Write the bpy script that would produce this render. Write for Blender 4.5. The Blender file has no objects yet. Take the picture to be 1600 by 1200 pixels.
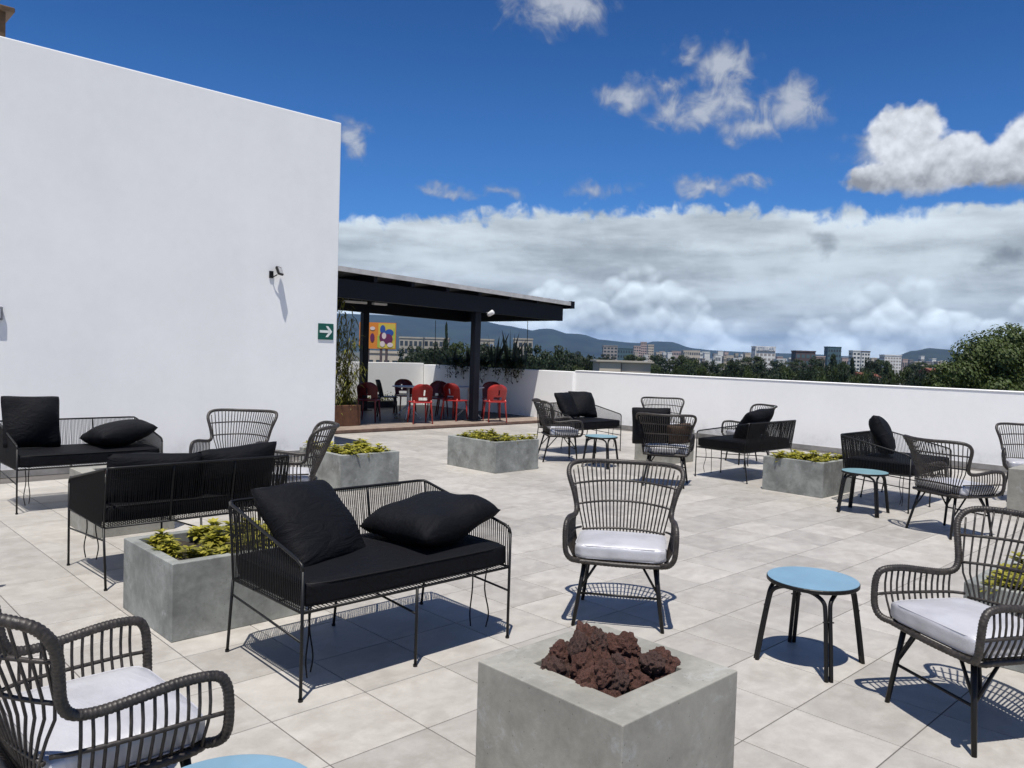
import bpy, bmesh, math, random
from mathutils import Vector, Matrix, Euler
R = math.radians
random.seed(7)
sc = bpy.context.scene
col = sc.collection

# ---------------------------------------------------------------- camera
# world axes follow the floor tiles: x and y run along the joints, z = 0 is the tile surface
YAW = 0.804331
CY, SY = math.cos(YAW), math.sin(YAW)
def at(lat, dep):
    """metres to the right of / along the viewing heading -> world x, y"""
    return (lat * SY + dep * CY, -lat * CY + dep * SY)
EYE = 1.6
def make_camera():
    pitch, roll = 0.0374658, 0.030629
    fwd = Vector((0, math.cos(pitch), -math.sin(pitch)))
    rt = Vector((1, 0, 0)); up = rt.cross(fwd)
    r2 = rt * math.cos(roll) + up * math.sin(roll)
    u2 = up * math.cos(roll) - rt * math.sin(roll)
    w = lambda v: Vector((v.x * SY + v.y * CY, -v.x * CY + v.y * SY, v.z))
    r2, u2, fw = w(r2), w(u2), w(fwd)
    m = Matrix((r2, u2, -fw)).transposed().to_4x4()
    m.translation = (0, 0, EYE)
    cd = bpy.data.cameras.new('camera'); cam = bpy.data.objects.new('camera', cd)
    cam.matrix_world = m
    cd.sensor_width = 36; cd.lens = 1249.55 / 1600 * 36
    cd.clip_start = 0.05; cd.clip_end = 40000
    col.objects.link(cam); sc.camera = cam
make_camera()

# ---------------------------------------------------------------- sun, exposure
SUN_TRAVEL = Vector((0.265, 0.215, -1.0)).normalized()      # direction the light travels
sd = bpy.data.lights.new('sun', 'SUN'); sd.energy = 4.2; sd.angle = R(0.53); sd.color = (1.0, 0.955, 0.89)
so = bpy.data.objects.new('sun', sd); col.objects.link(so)
so.rotation_euler = SUN_TRAVEL.to_track_quat('-Z', 'Y').to_euler(); so.location = (0, 0, 30)
vs = sc.view_settings
vs.view_transform = 'Standard'; vs.look = 'None'; vs.exposure = 0.42; vs.gamma = 1.0; vs.use_curve_mapping = False
sc.cycles.use_denoising = True
sc.cycles.max_bounces = 8; sc.cycles.diffuse_bounces = 4; sc.cycles.volume_bounces = 0
sc.cycles.transparent_max_bounces = 8

# ---------------------------------------------------------------- node helpers
class NT:
    def __init__(s, tree): s.t = tree; s.n = tree.nodes; s.l = tree.links
    def new(s, typ, **kw):
        n = s.n.new(typ)
        for k, v in kw.items(): setattr(n, k, v)
        return n
    def put(s, sock, v):
        if v is None: return
        if isinstance(v, bpy.types.NodeSocket): s.l.new(v, sock)
        else:
            try: sock.default_value = v
            except Exception:
                if isinstance(v, (tuple, list)) and len(v) == 3: sock.default_value = (*v, 1)
                else: sock.default_value = (v, v, v)
    def m(s, op, a, b=None, c=None, clamp=False):
        n = s.new('ShaderNodeMath', operation=op, use_clamp=clamp)
        for i, v in enumerate((a, b, c)): s.put(n.inputs[i], v)
        return n.outputs[0]
    def v(s, op, a, b=None, scale=None):
        n = s.new('ShaderNodeVectorMath', operation=op)
        s.put(n.inputs[0], a)
        if b is not None: s.put(n.inputs[1], b)
        if scale is not None: s.put(n.inputs['Scale'], scale)
        return n.outputs['Value'] if op in ('DOT_PRODUCT', 'LENGTH', 'DISTANCE') else n.outputs[0]
    def xyz(s, x=0.0, y=0.0, z=0.0):
        n = s.new('ShaderNodeCombineXYZ')
        for i, q in enumerate((x, y, z)): s.put(n.inputs[i], q)
        return n.outputs[0]
    def sep(s, v):
        n = s.new('ShaderNodeSeparateXYZ'); s.put(n.inputs[0], v); return n.outputs
    def noise(s, vec, scale=5.0, detail=4.0, rough=0.5, dist=0.0, out='Fac', dims='3D'):
        n = s.new('ShaderNodeTexNoise', noise_dimensions=dims); s.put(n.inputs['Vector'], vec)
        s.put(n.inputs['Scale'], scale); s.put(n.inputs['Detail'], detail); s.put(n.inputs['Roughness'], rough); s.put(n.inputs['Distortion'], dist)
        return n.outputs[0 if out == 'Fac' else 1]
    def vor(s, vec, scale=5.0, detail=0.0, rough=0.5, feature='F1', smooth=0.5):
        n = s.new('ShaderNodeTexVoronoi', feature=feature); s.put(n.inputs['Vector'], vec)
        s.put(n.inputs['Scale'], scale); s.put(n.inputs['Detail'], detail); s.put(n.inputs['Roughness'], rough)
        if feature == 'SMOOTH_F1': s.put(n.inputs['Smoothness'], smooth)
        return n.outputs['Distance']
    def ramp(s, fac, lo, hi, a=0.0, b=1.0, smooth=True):
        n = s.new('ShaderNodeMapRange', interpolation_type='SMOOTHSTEP' if smooth else 'LINEAR')
        for i, q in enumerate((fac, lo, hi, a, b)): s.put(n.inputs[i], q)
        return n.outputs[0]
    def mix(s, fac, a, b, mode='MIX'):
        n = s.new('ShaderNodeMix', data_type='RGBA', blend_type=mode)
        s.put(n.inputs[0], fac); s.put(n.inputs[6], a); s.put(n.inputs[7], b)
        return n.outputs[2]
def c4(c): return (c[0], c[1], c[2], 1.0)

MATS = {}
def material(name):
    m = bpy.data.materials.new(name); m.use_nodes = True; MATS[name] = m
    t = NT(m.node_tree); b = t.n['Principled BSDF']
    return m, t, b
def bump(t, b, height, strength=0.2, dist=0.01):
    n = t.new('ShaderNodeBump'); t.put(n.inputs['Height'], height)
    n.inputs['Strength'].default_value = strength; n.inputs['Distance'].default_value = dist
    t.l.new(n.outputs[0], b.inputs['Normal'])
def simple(name, c, rough=0.6, metal=0.0, spec=0.5, var=0.0, vscale=8.0, bmp=0.0, bscale=60.0, coord='Object'):
    m, t, b = material(name)
    b.inputs['Roughness'].default_value = rough; b.inputs['Metallic'].default_value = metal
    b.inputs['Specular IOR Level'].default_value = spec
    tc = t.new('ShaderNodeTexCoord').outputs[coord]
    if var:
        f = t.noise(tc, vscale, 5, 0.6)
        f = t.ramp(f, 0.3, 0.7, 1 - var, 1 + var)
        t.l.new(t.mix(1.0, c4(c), t.xyz(f, f, f), 'MULTIPLY'), b.inputs['Base Color'])
    else: b.inputs['Base Color'].default_value = c4(c)
    if bmp: bump(t, b, t.noise(tc, bscale, 4, 0.6), bmp, 0.004)
    return m

# ---------------------------------------------------------------- world: daylight sky with clouds laid out by azimuth and elevation
def make_world():
    w = bpy.data.worlds.new('World'); sc.world = w; w.use_nodes = True
    w.cycles.sampling_method = 'MANUAL'; w.cycles.sample_map_resolution = 512
    t = NT(w.node_tree); bg = t.n['Background']; bg.inputs[1].default_value = 0.095
    sky = t.new('ShaderNodeTexSky', sky_type='NISHITA'); sky.sun_disc = False
    toward = -SUN_TRAVEL
    sky.sun_elevation = math.asin(toward.z); sky.sun_rotation = math.atan2(toward.x, toward.y)
    sky.altitude = 1500; sky.air_density = 1.0; sky.dust_density = 0.1; sky.ozone_density = 5.0
    d = t.v('NORMALIZE', t.new('ShaderNodeTexCoord').outputs['Generated'])
    rx = t.v('DOT_PRODUCT', d, (SY, -CY, 0)); fy = t.v('DOT_PRODUCT', d, (CY, SY, 0))
    dz = t.sep(d)[2]
    az = t.m('MULTIPLY', t.m('ARCTAN2', rx, fy), 57.2958); el = t.m('MULTIPLY', t.m('ARCSINE', dz), 57.2958)
    clear = t.ramp(el, 9, 30, 1.0, 0.0)                                  # clear mountain air: deep blue, paler low down
    skyc = t.mix(1.0, sky.outputs[0], t.mix(clear, (0.145, 0.38, 0.66, 1), (0.30, 0.60, 0.92, 1)), 'MULTIPLY')
    ds = t.v('SCALE', d, scale=57.2958)                                  # direction on the sphere, 1 unit = 1 degree
    flat = t.v('MULTIPLY', ds, (1, 1, 3.2))
    wob = t.v('SUBTRACT', t.noise(ds, 0.34, 2, 0.55, out='Color'), (0.5, 0.5, 0.5))
    wo = t.sep(wob)
    wob2 = t.sep(t.v('SUBTRACT', t.noise(ds, 1.2, 2, 0.6, out='Color'), (0.5, 0.5, 0.5)))
    azw = t.m('ADD', t.m('MULTIPLY_ADD', wo[0], 2.6, az), t.m('MULTIPLY', wob2[0], 1.0))
    elw = t.m('ADD', t.m('MULTIPLY_ADD', wo[1], 2.2, el), t.m('MULTIPLY', wob2[1], 0.8))
    def blobs(lst, a_=None, e_=None):
        acc = None; a_ = a_ or azw; e_ = e_ or elw
        for (a, e, ra, re, h) in lst:
            q = t.v('LENGTH', t.xyz(t.m('MULTIPLY', t.m('SUBTRACT', a_, a), 1 / ra), t.m('MULTIPLY', t.m('SUBTRACT', e_, e), 1 / re), 0))
            q = t.m('MULTIPLY', t.m('SUBTRACT', 1.0, q), h)
            acc = q if acc is None else t.m('SMOOTH_MAX', acc, q, 0.18)
        return acc
    fine = t.noise(ds, 0.85, 5, 0.52)
    fine_up = t.noise(t.v('ADD', ds, (0, 0, 0.45)), 0.85, 3, 0.52)
    soft = t.m('SUBTRACT', t.noise(ds, 0.5, 4, 0.6, 0.6), 0.5)
    # wispy fair-weather clouds
    wisp = blobs([(7.5, 17.6, 2.8, 1.0, 1), (10.0, 18.3, 2.8, 0.9, .85), (14.0, 19.3, 2.4, 1.9, 1.1), (12.4, 16.6, 3.4, 1.3, 1.05), (14.8, 17.4, 2.2, 1.2, .9),
                  (18.4, 16.8, 2.7, 1.9, 1.2), (16.2, 15.5, 2.8, 0.9, .9), (11.6, 20.4, 1.3, 0.9, .75), (2.6, 23.6, 4.2, 1.9, 1.0),
                  (-11.8, 14.1, 1.4, 1.5, 1.1), (-4.2, 11.35, 2.8, 0.5, .75), (-1.2, 11.4, 1.8, .4, .6), (13.0, 11.9, 2.0, 0.7, .95), (16.4, 12.3, 1.5, 0.5, .55), (5.0, 11.6, 2.6, .5, .45),
                  (23.6, 13.4, 2.2, 1.0, .55), (42, 20, 6, 2.6, 1)])
    # unseen scattered cloud outside the frame, thickened to whiten the ambient light
    off = t.m('MAXIMUM', t.ramp(t.m('ABSOLUTE', az), 40, 60), t.ramp(el, 26, 34))
    scat = t.m('MULTIPLY_ADD', t.m('SUBTRACT', t.noise(flat, 0.045, 4, 0.55), 0.525), 6.0, t.m('MULTIPLY', t.m('SUBTRACT', off, 1.0), 4.0))
    wd = t.m('ADD', t.m('MAXIMUM', wisp, scat), t.m('MULTIPLY_ADD', soft, 2.2, t.m('MULTIPLY', t.m('SUBTRACT', fine, 0.5), 0.7)))
    wm = t.ramp(wd, -0.15, 0.95, 0, 0.86)
    wl = t.ramp(wd, 0.1, 1.0, 0.36, 0.56)
    out = t.mix(wm, skyc, t.v('SCALE', t.xyz(0.93, 0.99, 1.10), scale=t.m('MULTIPLY', wl, 8.1)))
    # heavy cumulus
    azc = t.m('MULTIPLY_ADD', wo[0], 1.3, t.m('MULTIPLY_ADD', wob2[0], 0.9, az)); elc = t.m('MULTIPLY_ADD', wo[1], 0.9, t.m('MULTIPLY_ADD', wob2[1], 0.8, el))
    cum = blobs([(25.6, 14.4, 2.5, 2.2, 1.1), (24.4, 12.0, 2.6, 1.2, 1.0), (28.6, 12.3, 4.2, 1.5, 1.05), (32.2, 13.0, 2.2, 2.3, 1.05), (35, 12.4, 6, 2.4, 1.1), (28.4, 13.5, 1.6, 1.0, .8), (26.5, 11.9, 4, 1.3, 1),
                 (60, 13, 7, 3, 1), (-60, 12.8, 7, 3, 1), (105, 13, 8, 3, 1), (-100, 13, 8, 3, 1), (150, 13, 9, 3, 1), (-145, 13, 7, 2.6, 1)], azc, elc)
    cd_ = t.m('ADD', t.m('MULTIPLY', cum, 1.5), t.m('MULTIPLY', t.m('SUBTRACT', fine, 0.5), 0.7))
    cm = t.m('MULTIPLY', t.ramp(cd_, 0.0, 0.42), t.ramp(elc, 10.3, 11.5))
    sh = t.m('MULTIPLY', t.m('SUBTRACT', fine, fine_up), 0.75)
    cl = t.m('ADD', t.ramp(elc, 10.9, 13.3, 0.34, 0.74), sh)
    cl = t.m('ADD', cl, t.m('MULTIPLY', t.m('SUBTRACT', t.noise(ds, 0.4, 2, 0.5), 0.5), 0.55))
    cl = t.m('MINIMUM', t.m('MAXIMUM', cl, 0.30), 0.84)
    out = t.mix(cm, out, t.v('SCALE', t.xyz(0.96, 1.0, 1.06), scale=t.m('MULTIPLY', cl, 8.1)))
    # low bank all round the horizon: layered grey above, bright heads below
    rim = t.m('MULTIPLY_ADD', t.m('SUBTRACT', t.noise(flat, 0.075, 3, 0.5), 0.5), 2.4, t.ramp(az, -16, 2, 9.0, 10.3))
    rim = t.m('ADD', rim, t.m('MULTIPLY_ADD', t.m('SUBTRACT', fine, 0.5), 1.9, t.m('MULTIPLY', soft, 2.0)))
    top = t.m('SUBTRACT', rim, el)
    bm_ = t.ramp(top, -0.1, 0.8)
    lay = t.noise(t.v('MULTIPLY', ds, (1, 1, 5.0)), 0.10, 6, 0.56)
    bl = t.m('ADD', t.ramp(lay, 0.30, 0.68, 0.37, 0.68), t.ramp(top, 0.2, 2.0, 0.08, 0.0))
    bl = t.m('ADD', bl, t.m('MULTIPLY', soft, 0.18))
    # heads: cumulus towers low in the bank, lit from above
    hv = t.v('ADD', t.v('MULTIPLY', ds, (1, 1, 1.25)), t.v('SCALE', wob, scale=1.1))
    def puff(v, small=True):
        d1 = t.vor(v, 0.33); h = t.m('SUBTRACT', 1.0, t.m('MULTIPLY', t.m('MULTIPLY', d1, d1), 1.5))
        if small:
            d2 = t.vor(v, 0.95); h = t.m('MULTIPLY_ADD', t.m('SUBTRACT', 0.5, t.m('MULTIPLY', d2, d2)), 0.36, h)
        return h                                     # round heads meeting in creases
    p1 = puff(hv); p2 = puff(t.v('ADD', hv, (0, 0, 0.62)))
    hz = t.m('MULTIPLY_ADD', t.m('SUBTRACT', t.noise(ds, 0.13, 2, 0.5), 0.5), 9.0, 4.1)
    hz = t.m('ADD', hz, t.m('MULTIPLY', t.m('SUBTRACT', p1, 0.5), 1.7))
    hm = t.ramp(t.m('SUBTRACT', hz, el), -0.1, 0.75)
    hl = t.m('MULTIPLY_ADD', t.m('SUBTRACT', p1, p2), 0.66, 0.72)
    hl = t.m('ADD', hl, t.m('MULTIPLY', t.m('SUBTRACT', t.noise(ds, 0.17, 3, 0.55), 0.5), 0.75))
    hl = t.m('ADD', hl, t.m('MULTIPLY', t.m('SUBTRACT', fine, 0.5), 0.32))
    hl = t.m('MINIMUM', t.m('MAXIMUM', hl, 0.36), 1.10)
    hm = t.m('MULTIPLY', hm, t.ramp(p1, -0.1, 0.6, 0.45, 1.0))
    bl = t.m('ADD', t.m('MULTIPLY', bl, t.m('SUBTRACT', 1.0, hm)), t.m('MULTIPLY', hl, hm))
    bl = t.m('MULTIPLY', bl, t.ramp(el, 0.0, 4.0, 1.18, 1.0))
    # dark scraps drifting in front of the bank
    sc_ = t.m('ADD', blobs([(20.7, 7.9, 1.2, .9, 1), (31, 6.6, 1.9, 1.0, 1), (5.4, 10.4, 1.6, .8, .8), (-24, 8, 2, 1, 1)]), t.m('MULTIPLY', t.m('SUBTRACT', fine, 0.5), 1.0))
    bl = t.m('MULTIPLY', bl, t.ramp(sc_, 0.1, 0.8, 1.0, 0.62))
    out = t.mix(bm_, out, t.v('SCALE', t.xyz(0.895, 1.0, 1.065), scale=t.m('MULTIPLY', bl, 9.5)))
    t.l.new(out, bg.inputs[0])
make_world()

# ---------------------------------------------------------------- mesh helpers
class MB:
    def __init__(s): s.v = []; s.f = []
    def add(s, vs, fs):
        o = len(s.v); s.v += [tuple(p) for p in vs]; s.f += [tuple(i + o for i in f) for f in fs]; return s
    def box(s, x0, x1, y0, y1, z0, z1, M=None):
        p = [(x0,y0,z0),(x1,y0,z0),(x1,y1,z0),(x0,y1,z0),(x0,y0,z1),(x1,y0,z1),(x1,y1,z1),(x0,y1,z1)]
        if M: p = [M @ Vector(q) for q in p]
        return s.add(p, [(3,2,1,0),(4,5,6,7),(0,1,5,4),(1,2,6,5),(2,3,7,6),(3,0,4,7)])
    def tube(s, pts, r, n=6, cap=True, closed=False):
        pts = [Vector(p) for p in pts]; k = len(pts); vs = []; fs = []
        rr = r if isinstance(r, (list, tuple)) else [r] * k
        T = []
        for i in range(k):
            a = pts[i - 1] if (i or closed) else pts[i]; b = pts[(i + 1) % k] if (i < k - 1 or closed) else pts[i]
            d = (b - a); T.append(d.normalized() if d.length > 1e-9 else Vector((0, 0, 1)))
        nrm = T[0].orthogonal().normalized()
        for i in range(k):
            nrm = (nrm - T[i] * nrm.dot(T[i])); nrm = nrm.normalized() if nrm.length > 1e-6 else T[i].orthogonal().normalized()
            bi = T[i].cross(nrm)
            for j in range(n):
                a = 2 * math.pi * j / n
                vs.append(pts[i] + (nrm * math.cos(a) + bi * math.sin(a)) * rr[i])
        for i in range(k if closed else k - 1):
            i2 = (i + 1) % k
            for j in range(n): fs.append((i*n+j, i*n+(j+1)%n, i2*n+(j+1)%n, i2*n+j))
        if cap and not closed:
            fs.append(tuple(range(n - 1, -1, -1))); fs.append(tuple((k-1)*n + j for j in range(n)))
        return s.add(vs, fs)
    def lathe(s, prof, n=24, c=(0, 0, 0)):
        vs = []; fs = []; k = len(prof)
        for (r, z) in prof:
            for j in range(n):
                a = 2 * math.pi * j / n; vs.append((c[0] + r * math.cos(a), c[1] + r * math.sin(a), c[2] + z))
        for i in range(k - 1):
            for j in range(n): fs.append((i*n+j, i*n+(j+1)%n, (i+1)*n+(j+1)%n, (i+1)*n+j))
        fs.append(tuple(range(n - 1, -1, -1))); fs.append(tuple((k-1)*n + j for j in range(n)))
        return s.add(vs, fs)
    def mesh(s, name, mat, smooth=False, bevel=0.0, seg=1):
        me = bpy.data.meshes.new(name); me.from_pydata(s.v, [], s.f); me.update()
        if bevel:
            b = bmesh.new(); b.from_mesh(me)
            bmesh.ops.bevel(b, geom=[e for e in b.edges], offset=bevel, segments=seg, affect='EDGES', profile=0.5)
            b.to_mesh(me); b.free()
        if smooth:
            for p in me.polygons: p.use_smooth = True
        if mat: me.materials.append(MATS[mat] if isinstance(mat, str) else mat)
        return me
    def build(s, name, mat, parent=None, smooth=False, bevel=0.0, seg=1, loc=None):
        return link(name, s.mesh(name, mat, smooth, bevel, seg), parent, loc)
def link(name, me, parent=None, loc=None, rot=None, scale=None):
    o = bpy.data.objects.new(name, me); col.objects.link(o)
    if parent: o.parent = parent
    if loc is not None: o.location = loc
    if rot is not None: o.rotation_euler = rot
    if scale is not None: o.scale = scale
    return o
def tag(o, label=None, cat=None, group=None, kind=None):
    if label: o['label'] = label
    if cat: o['category'] = cat
    if group: o['group'] = group
    if kind: o['kind'] = kind
    return o
def empty(name, loc=(0, 0, 0), rz=0.0):
    o = bpy.data.objects.new(name, None); col.objects.link(o); o.location = loc; o.rotation_euler = (0, 0, rz); o.empty_display_size = 0.1
    return o
CH = {}
def kids(o): return [c for c in bpy.data.objects if c.parent == o]
def copy_tree(o, parent=None, tree=None):
    c = o.copy(); col.objects.link(c); c.parent = parent
    for ch in o.children: copy_tree(ch, c)
    return c
def catmull(P, k=6):
    P = [Vector(p) for p in P]; Q = [P[0] * 2 - P[1]] + P + [P[-1] * 2 - P[-2]]; out = []
    for i in range(1, len(Q) - 2):
        a, b, c, d = Q[i-1], Q[i], Q[i+1], Q[i+2]
        for j in range(k):
            t = j / k
            out.append(0.5 * ((2*b) + (c-a)*t + (2*a-5*b+4*c-d)*t*t + (3*b-a-3*c+d)*t**3))
    out.append(P[-1]); return out
def resample(P, step):
    P = [Vector(p) for p in P]; L = [0]
    for a, b in zip(P, P[1:]): L.append(L[-1] + (b - a).length)
    n = max(2, int(L[-1] / step)); out = []; j = 0
    for i in range(n + 1):
        s = L[-1] * i / n
        while j < len(L) - 2 and L[j+1] < s: j += 1
        t = (s - L[j]) / max(1e-9, L[j+1] - L[j]); out.append(P[j].lerp(P[j+1], min(1, max(0, t))))
    return out
def face_dir(fx, fy):
    """z rotation that turns local -y to (fx, fy)"""
    return math.atan2(fx, -fy)

# ---------------------------------------------------------------- materials
TILE = 0.4715
TX0, TY0 = 1.622 - 6 * TILE - 10 * TILE, 1.685 - 20 * TILE
def make_tile_material(name):
    m, t, b = material(name)
    pos = t.new('ShaderNodeNewGeometry').outputs['Position']
    q = t.v('SCALE', t.v('SUBTRACT', pos, (TX0, TY0, 0)), scale=1 / TILE)
    s = t.sep(q)
    cell = t.xyz(t.m('FLOOR', s[0]), t.m('FLOOR', s[1]), 0)
    wn = t.new('ShaderNodeTexWhiteNoise', noise_dimensions='3D'); t.put(wn.inputs['Vector'], cell)
    rnd = wn.outputs['Color']; rv = wn.outputs['Value']
    off = t.v('ADD', pos, t.v('SCALE', rnd, scale=37.0))
    stretch = t.v('MULTIPLY', off, (1.0, 1.6, 1.0))
    n1 = t.noise(stretch, 3.0, 6, 0.62, 0.6); n2 = t.noise(off, 11.0, 5, 0.65); n3 = t.noise(off, 90.0, 3, 0.6)
    c = t.mix(t.ramp(n1, 0.28, 0.72), (0.352, 0.330, 0.298, 1), (0.44, 0.419, 0.384, 1))
    c = t.mix(t.ramp(n2, 0.42, 0.72, 0, 0.55), c, (0.475, 0.455, 0.42, 1))
    c = t.mix(t.ramp(t.noise(t.v('ADD', off, (5, 3, 1)), 5.0, 4, 0.6), 0.52, 0.75, 0, 0.45), c, (0.31, 0.278, 0.243, 1))
    g = t.m('ADD', t.m('MULTIPLY_ADD', rv, 0.22, 0.84), t.m('MULTIPLY', t.m('SUBTRACT', n3, 0.5), 0.14))
    dirt = t.ramp(t.noise(pos, 0.9, 5, 0.6), 0.35, 0.7, 0.94, 1.03)
    g = t.m('MULTIPLY', g, dirt)
    c = t.mix(1.0, c, t.xyz(g, g, g), 'MULTIPLY')
    t.l.new(c, b.inputs['Base Color'])
    t.l.new(t.ramp(n2, 0.3, 0.7, 0.42, 0.62), b.inputs['Roughness'])
    b.inputs['Specular IOR Level'].default_value = 0.35
    bump(t, b, n2, 0.12, 0.003)
make_tile_material('floor_tile')
simple('grout', (0.10, 0.092, 0.085), 0.9, var=0.2, vscale=3)
def make_wall(name, c, streak=0.10):
    m, t, b = material(name)
    pos = t.new('ShaderNodeNewGeometry').outputs['Position']
    a = t.noise(pos, 0.8, 5, 0.6); s = t.noise(t.v('MULTIPLY', pos, (1, 1, 0.12)), 2.6, 5, 0.6); f = t.noise(pos, 9, 4, 0.6)
    z = t.sep(pos)[2]
    g = t.m('ADD', t.ramp(a, 0.3, 0.7, 1 - streak, 1.0), t.m('MULTIPLY', t.m('SUBTRACT', s, 0.5), -streak))
    g = t.m('ADD', g, t.m('MULTIPLY', t.m('SUBTRACT', f, 0.5), 0.05))
    splash = t.m('MULTIPLY', t.ramp(z, 0.0, 0.45, 1, 0), t.ramp(t.noise(pos, 3.5, 5, 0.65), 0.45, 0.7, 0, 0.22))
    g = t.m('SUBTRACT', g, splash)
    t.l.new(t.mix(1.0, c4(c), t.xyz(g, g, g), 'MULTIPLY'), b.inputs['Base Color'])
    b.inputs['Roughness'].default_value = 0.8; b.inputs['Specular IOR Level'].default_value = 0.2
    h = t.m('ADD', t.noise(pos, 60, 4, 0.6), t.m('MULTIPLY', t.noise(pos, 2.2, 3, 0.5), 2.0))
    bump(t, b, h, 0.16, 0.003)
make_wall('white_stucco', (0.93, 0.93, 0.915), 0.05)
make_wall('parapet_paint', (0.92, 0.92, 0.905), 0.04)
def make_concrete(name, c, lo=0.72, hi=1.22, scale=2.4):
    m, t, b = material(name)
    tc = t.new('ShaderNodeTexCoord').outputs['Object']
    oi = t.new('ShaderNodeObjectInfo').outputs['Random']
    p = t.v('ADD', tc, t.v('SCALE', t.xyz(1, .7, .4), scale=t.m('MULTIPLY', oi, 31.0)))
    a = t.noise(p, scale, 8, 0.68, 0.25); f = t.noise(p, 24, 6, 0.72)
    pale = t.ramp(t.noise(p, 6.5, 8, 0.74, 0.5), 0.54, 0.68, 0, 0.6)
    g = t.m('ADD', t.ramp(a, 0.3, 0.7, lo, hi), t.m('MULTIPLY', t.m('SUBTRACT', f, 0.5), 0.42))
    k = t.mix(1.0, c4(c), t.xyz(g, g, t.m('MULTIPLY', g, 0.985)), 'MULTIPLY')
    k = t.mix(t.m('MULTIPLY', pale, 0.9), k, (0.40, 0.41, 0.40, 1))
    pits = t.ramp(t.vor(p, 30), 0.05, 0.11, 0.55, 1.0)
    k = t.mix(1.0, k, t.xyz(pits, pits, pits), 'MULTIPLY')
    t.l.new(k, b.inputs['Base Color']); b.inputs['Roughness'].default_value = 0.62; b.inputs['Specular IOR Level'].default_value = 0.3
    bump(t, b, t.m('ADD', t.m('MULTIPLY', a, 2.0), f), 0.25, 0.004)
make_concrete('planter_concrete', (0.245, 0.255, 0.243), 0.64, 1.30, 3.6)
make_concrete('pit_concrete', (0.282, 0.274, 0.244), 0.78, 1.15, 3.0)
simple('soil', (0.030, 0.022, 0.016), 0.95, var=0.5, vscale=30, bmp=0.8, bscale=40)
simple('black_metal', (0.006, 0.006, 0.0065), 0.45, spec=0.35)
simple('black_cord', (0.006, 0.006, 0.007), 0.6, spec=0.3)
def make_fabric(name, c, rough=0.85, metal=0.0, sheen=0.3, scale=420, wr=0.25):
    m, t, b = material(name)
    tc = t.new('ShaderNodeTexCoord').outputs['Object']
    n = t.noise(tc, 5.0, 4, 0.55); g = t.ramp(n, 0.3, 0.7, 0.88, 1.10)
    t.l.new(t.mix(1.0, c4(c), t.xyz(g, g, g), 'MULTIPLY'), b.inputs['Base Color'])
    b.inputs['Roughness'].default_value = rough; b.inputs['Metallic'].default_value = metal
    b.inputs['Sheen Weight'].default_value = sheen; b.inputs['Sheen Roughness'].default_value = 0.5
    h = t.m('ADD', t.m('MULTIPLY', t.noise(t.v('MULTIPLY', tc, (1, 2.4, 1)), 6.0, 5, 0.6, 1.6), 8.0), t.noise(tc, scale, 2, 0.5))
    bump(t, b, h, wr, 0.006)
make_fabric('black_fabric', (0.0036, 0.0039, 0.0058), 0.7, sheen=0.0, wr=0.4)
MATS['black_fabric'].node_tree.nodes['Principled BSDF'].inputs['Specular IOR Level'].default_value = 0.16
make_fabric('silver_fabric', (0.58, 0.58, 0.605), 0.42, 0.33, 0.0, wr=0.16)
simple('fabric_piping', (0.42, 0.42, 0.45), 0.6)
def make_wicker(name, c):
    m, t, b = material(name)
    tc = t.new('ShaderNodeTexCoord').outputs['Object']
    n = t.noise(tc, 55, 4, 0.6); w = t.noise(tc, 7, 3, 0.5)
    g = t.m('MULTIPLY', t.ramp(n, 0.3, 0.7, 0.55, 1.7), t.ramp(w, 0.3, 0.7, 0.8, 1.25))
    t.l.new(t.mix(1.0, c4(c), t.xyz(g, g, g), 'MULTIPLY'), b.inputs['Base Color'])
    b.inputs['Roughness'].default_value = 0.48
    bump(t, b, t.noise(tc, 160, 2, 0.5), 0.35, 0.002)
make_wicker('wicker', (0.027, 0.0225, 0.0195))
simple('table_blue', (0.175, 0.30, 0.395), 0.30, var=0.06, vscale=6)
simple('table_teal', (0.20, 0.34, 0.38), 0.32, var=0.06, vscale=6)
def make_leaf(name, c, tr=0.35, rough=0.5, var=0.35, hue=None):
    m, t, b = material(name)
    gi = t.new('ShaderNodeNewGeometry').outputs['Random Per Island']; oi = t.new('ShaderNodeObjectInfo').outputs['Random']
    g = t.m('ADD', t.ramp(gi, 0, 1, 1 - var, 1 + var, False), t.m('MULTIPLY', t.m('SUBTRACT', oi, 0.5), 0.5))
    k = t.mix(1.0, c4(c), t.xyz(g, g, g), 'MULTIPLY')
    if hue: k = t.mix(t.m('MULTIPLY', t.m('FRACT', t.m('MULTIPLY', gi, 13.7)), 0.6), k, c4(hue))
    t.l.new(k, b.inputs['Base Color']); b.inputs['Roughness'].default_value = rough; b.inputs['Specular IOR Level'].default_value = 0.35
    tb = t.new('ShaderNodeBsdfTranslucent'); t.l.new(t.mix(1.0, k, (1.0, 1.1, 0.5, 1), 'MULTIPLY'), tb.inputs[0])
    mx = t.new('ShaderNodeMixShader'); mx.inputs[0].default_value = tr
    t.l.new(b.outputs[0], mx.inputs[1]); t.l.new(tb.outputs[0], mx.inputs[2])
    t.l.new(mx.outputs[0], t.n['Material Output'].inputs[0])
make_leaf('golden_leaf', (0.42, 0.37, 0.06), 0.35, 0.42, 0.45, (0.13, 0.16, 0.03))
make_leaf('tree_leaf', (0.036, 0.056, 0.017), 0.22, 0.55, 0.5, (0.055, 0.066, 0.018))
make_leaf('big_tree_leaf', (0.055, 0.082, 0.022), 0.22, 0.55, 0.45, (0.075, 0.09, 0.022))
make_leaf('dark_leaf', (0.018, 0.031, 0.014), 0.15, 0.55, 0.5)
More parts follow.
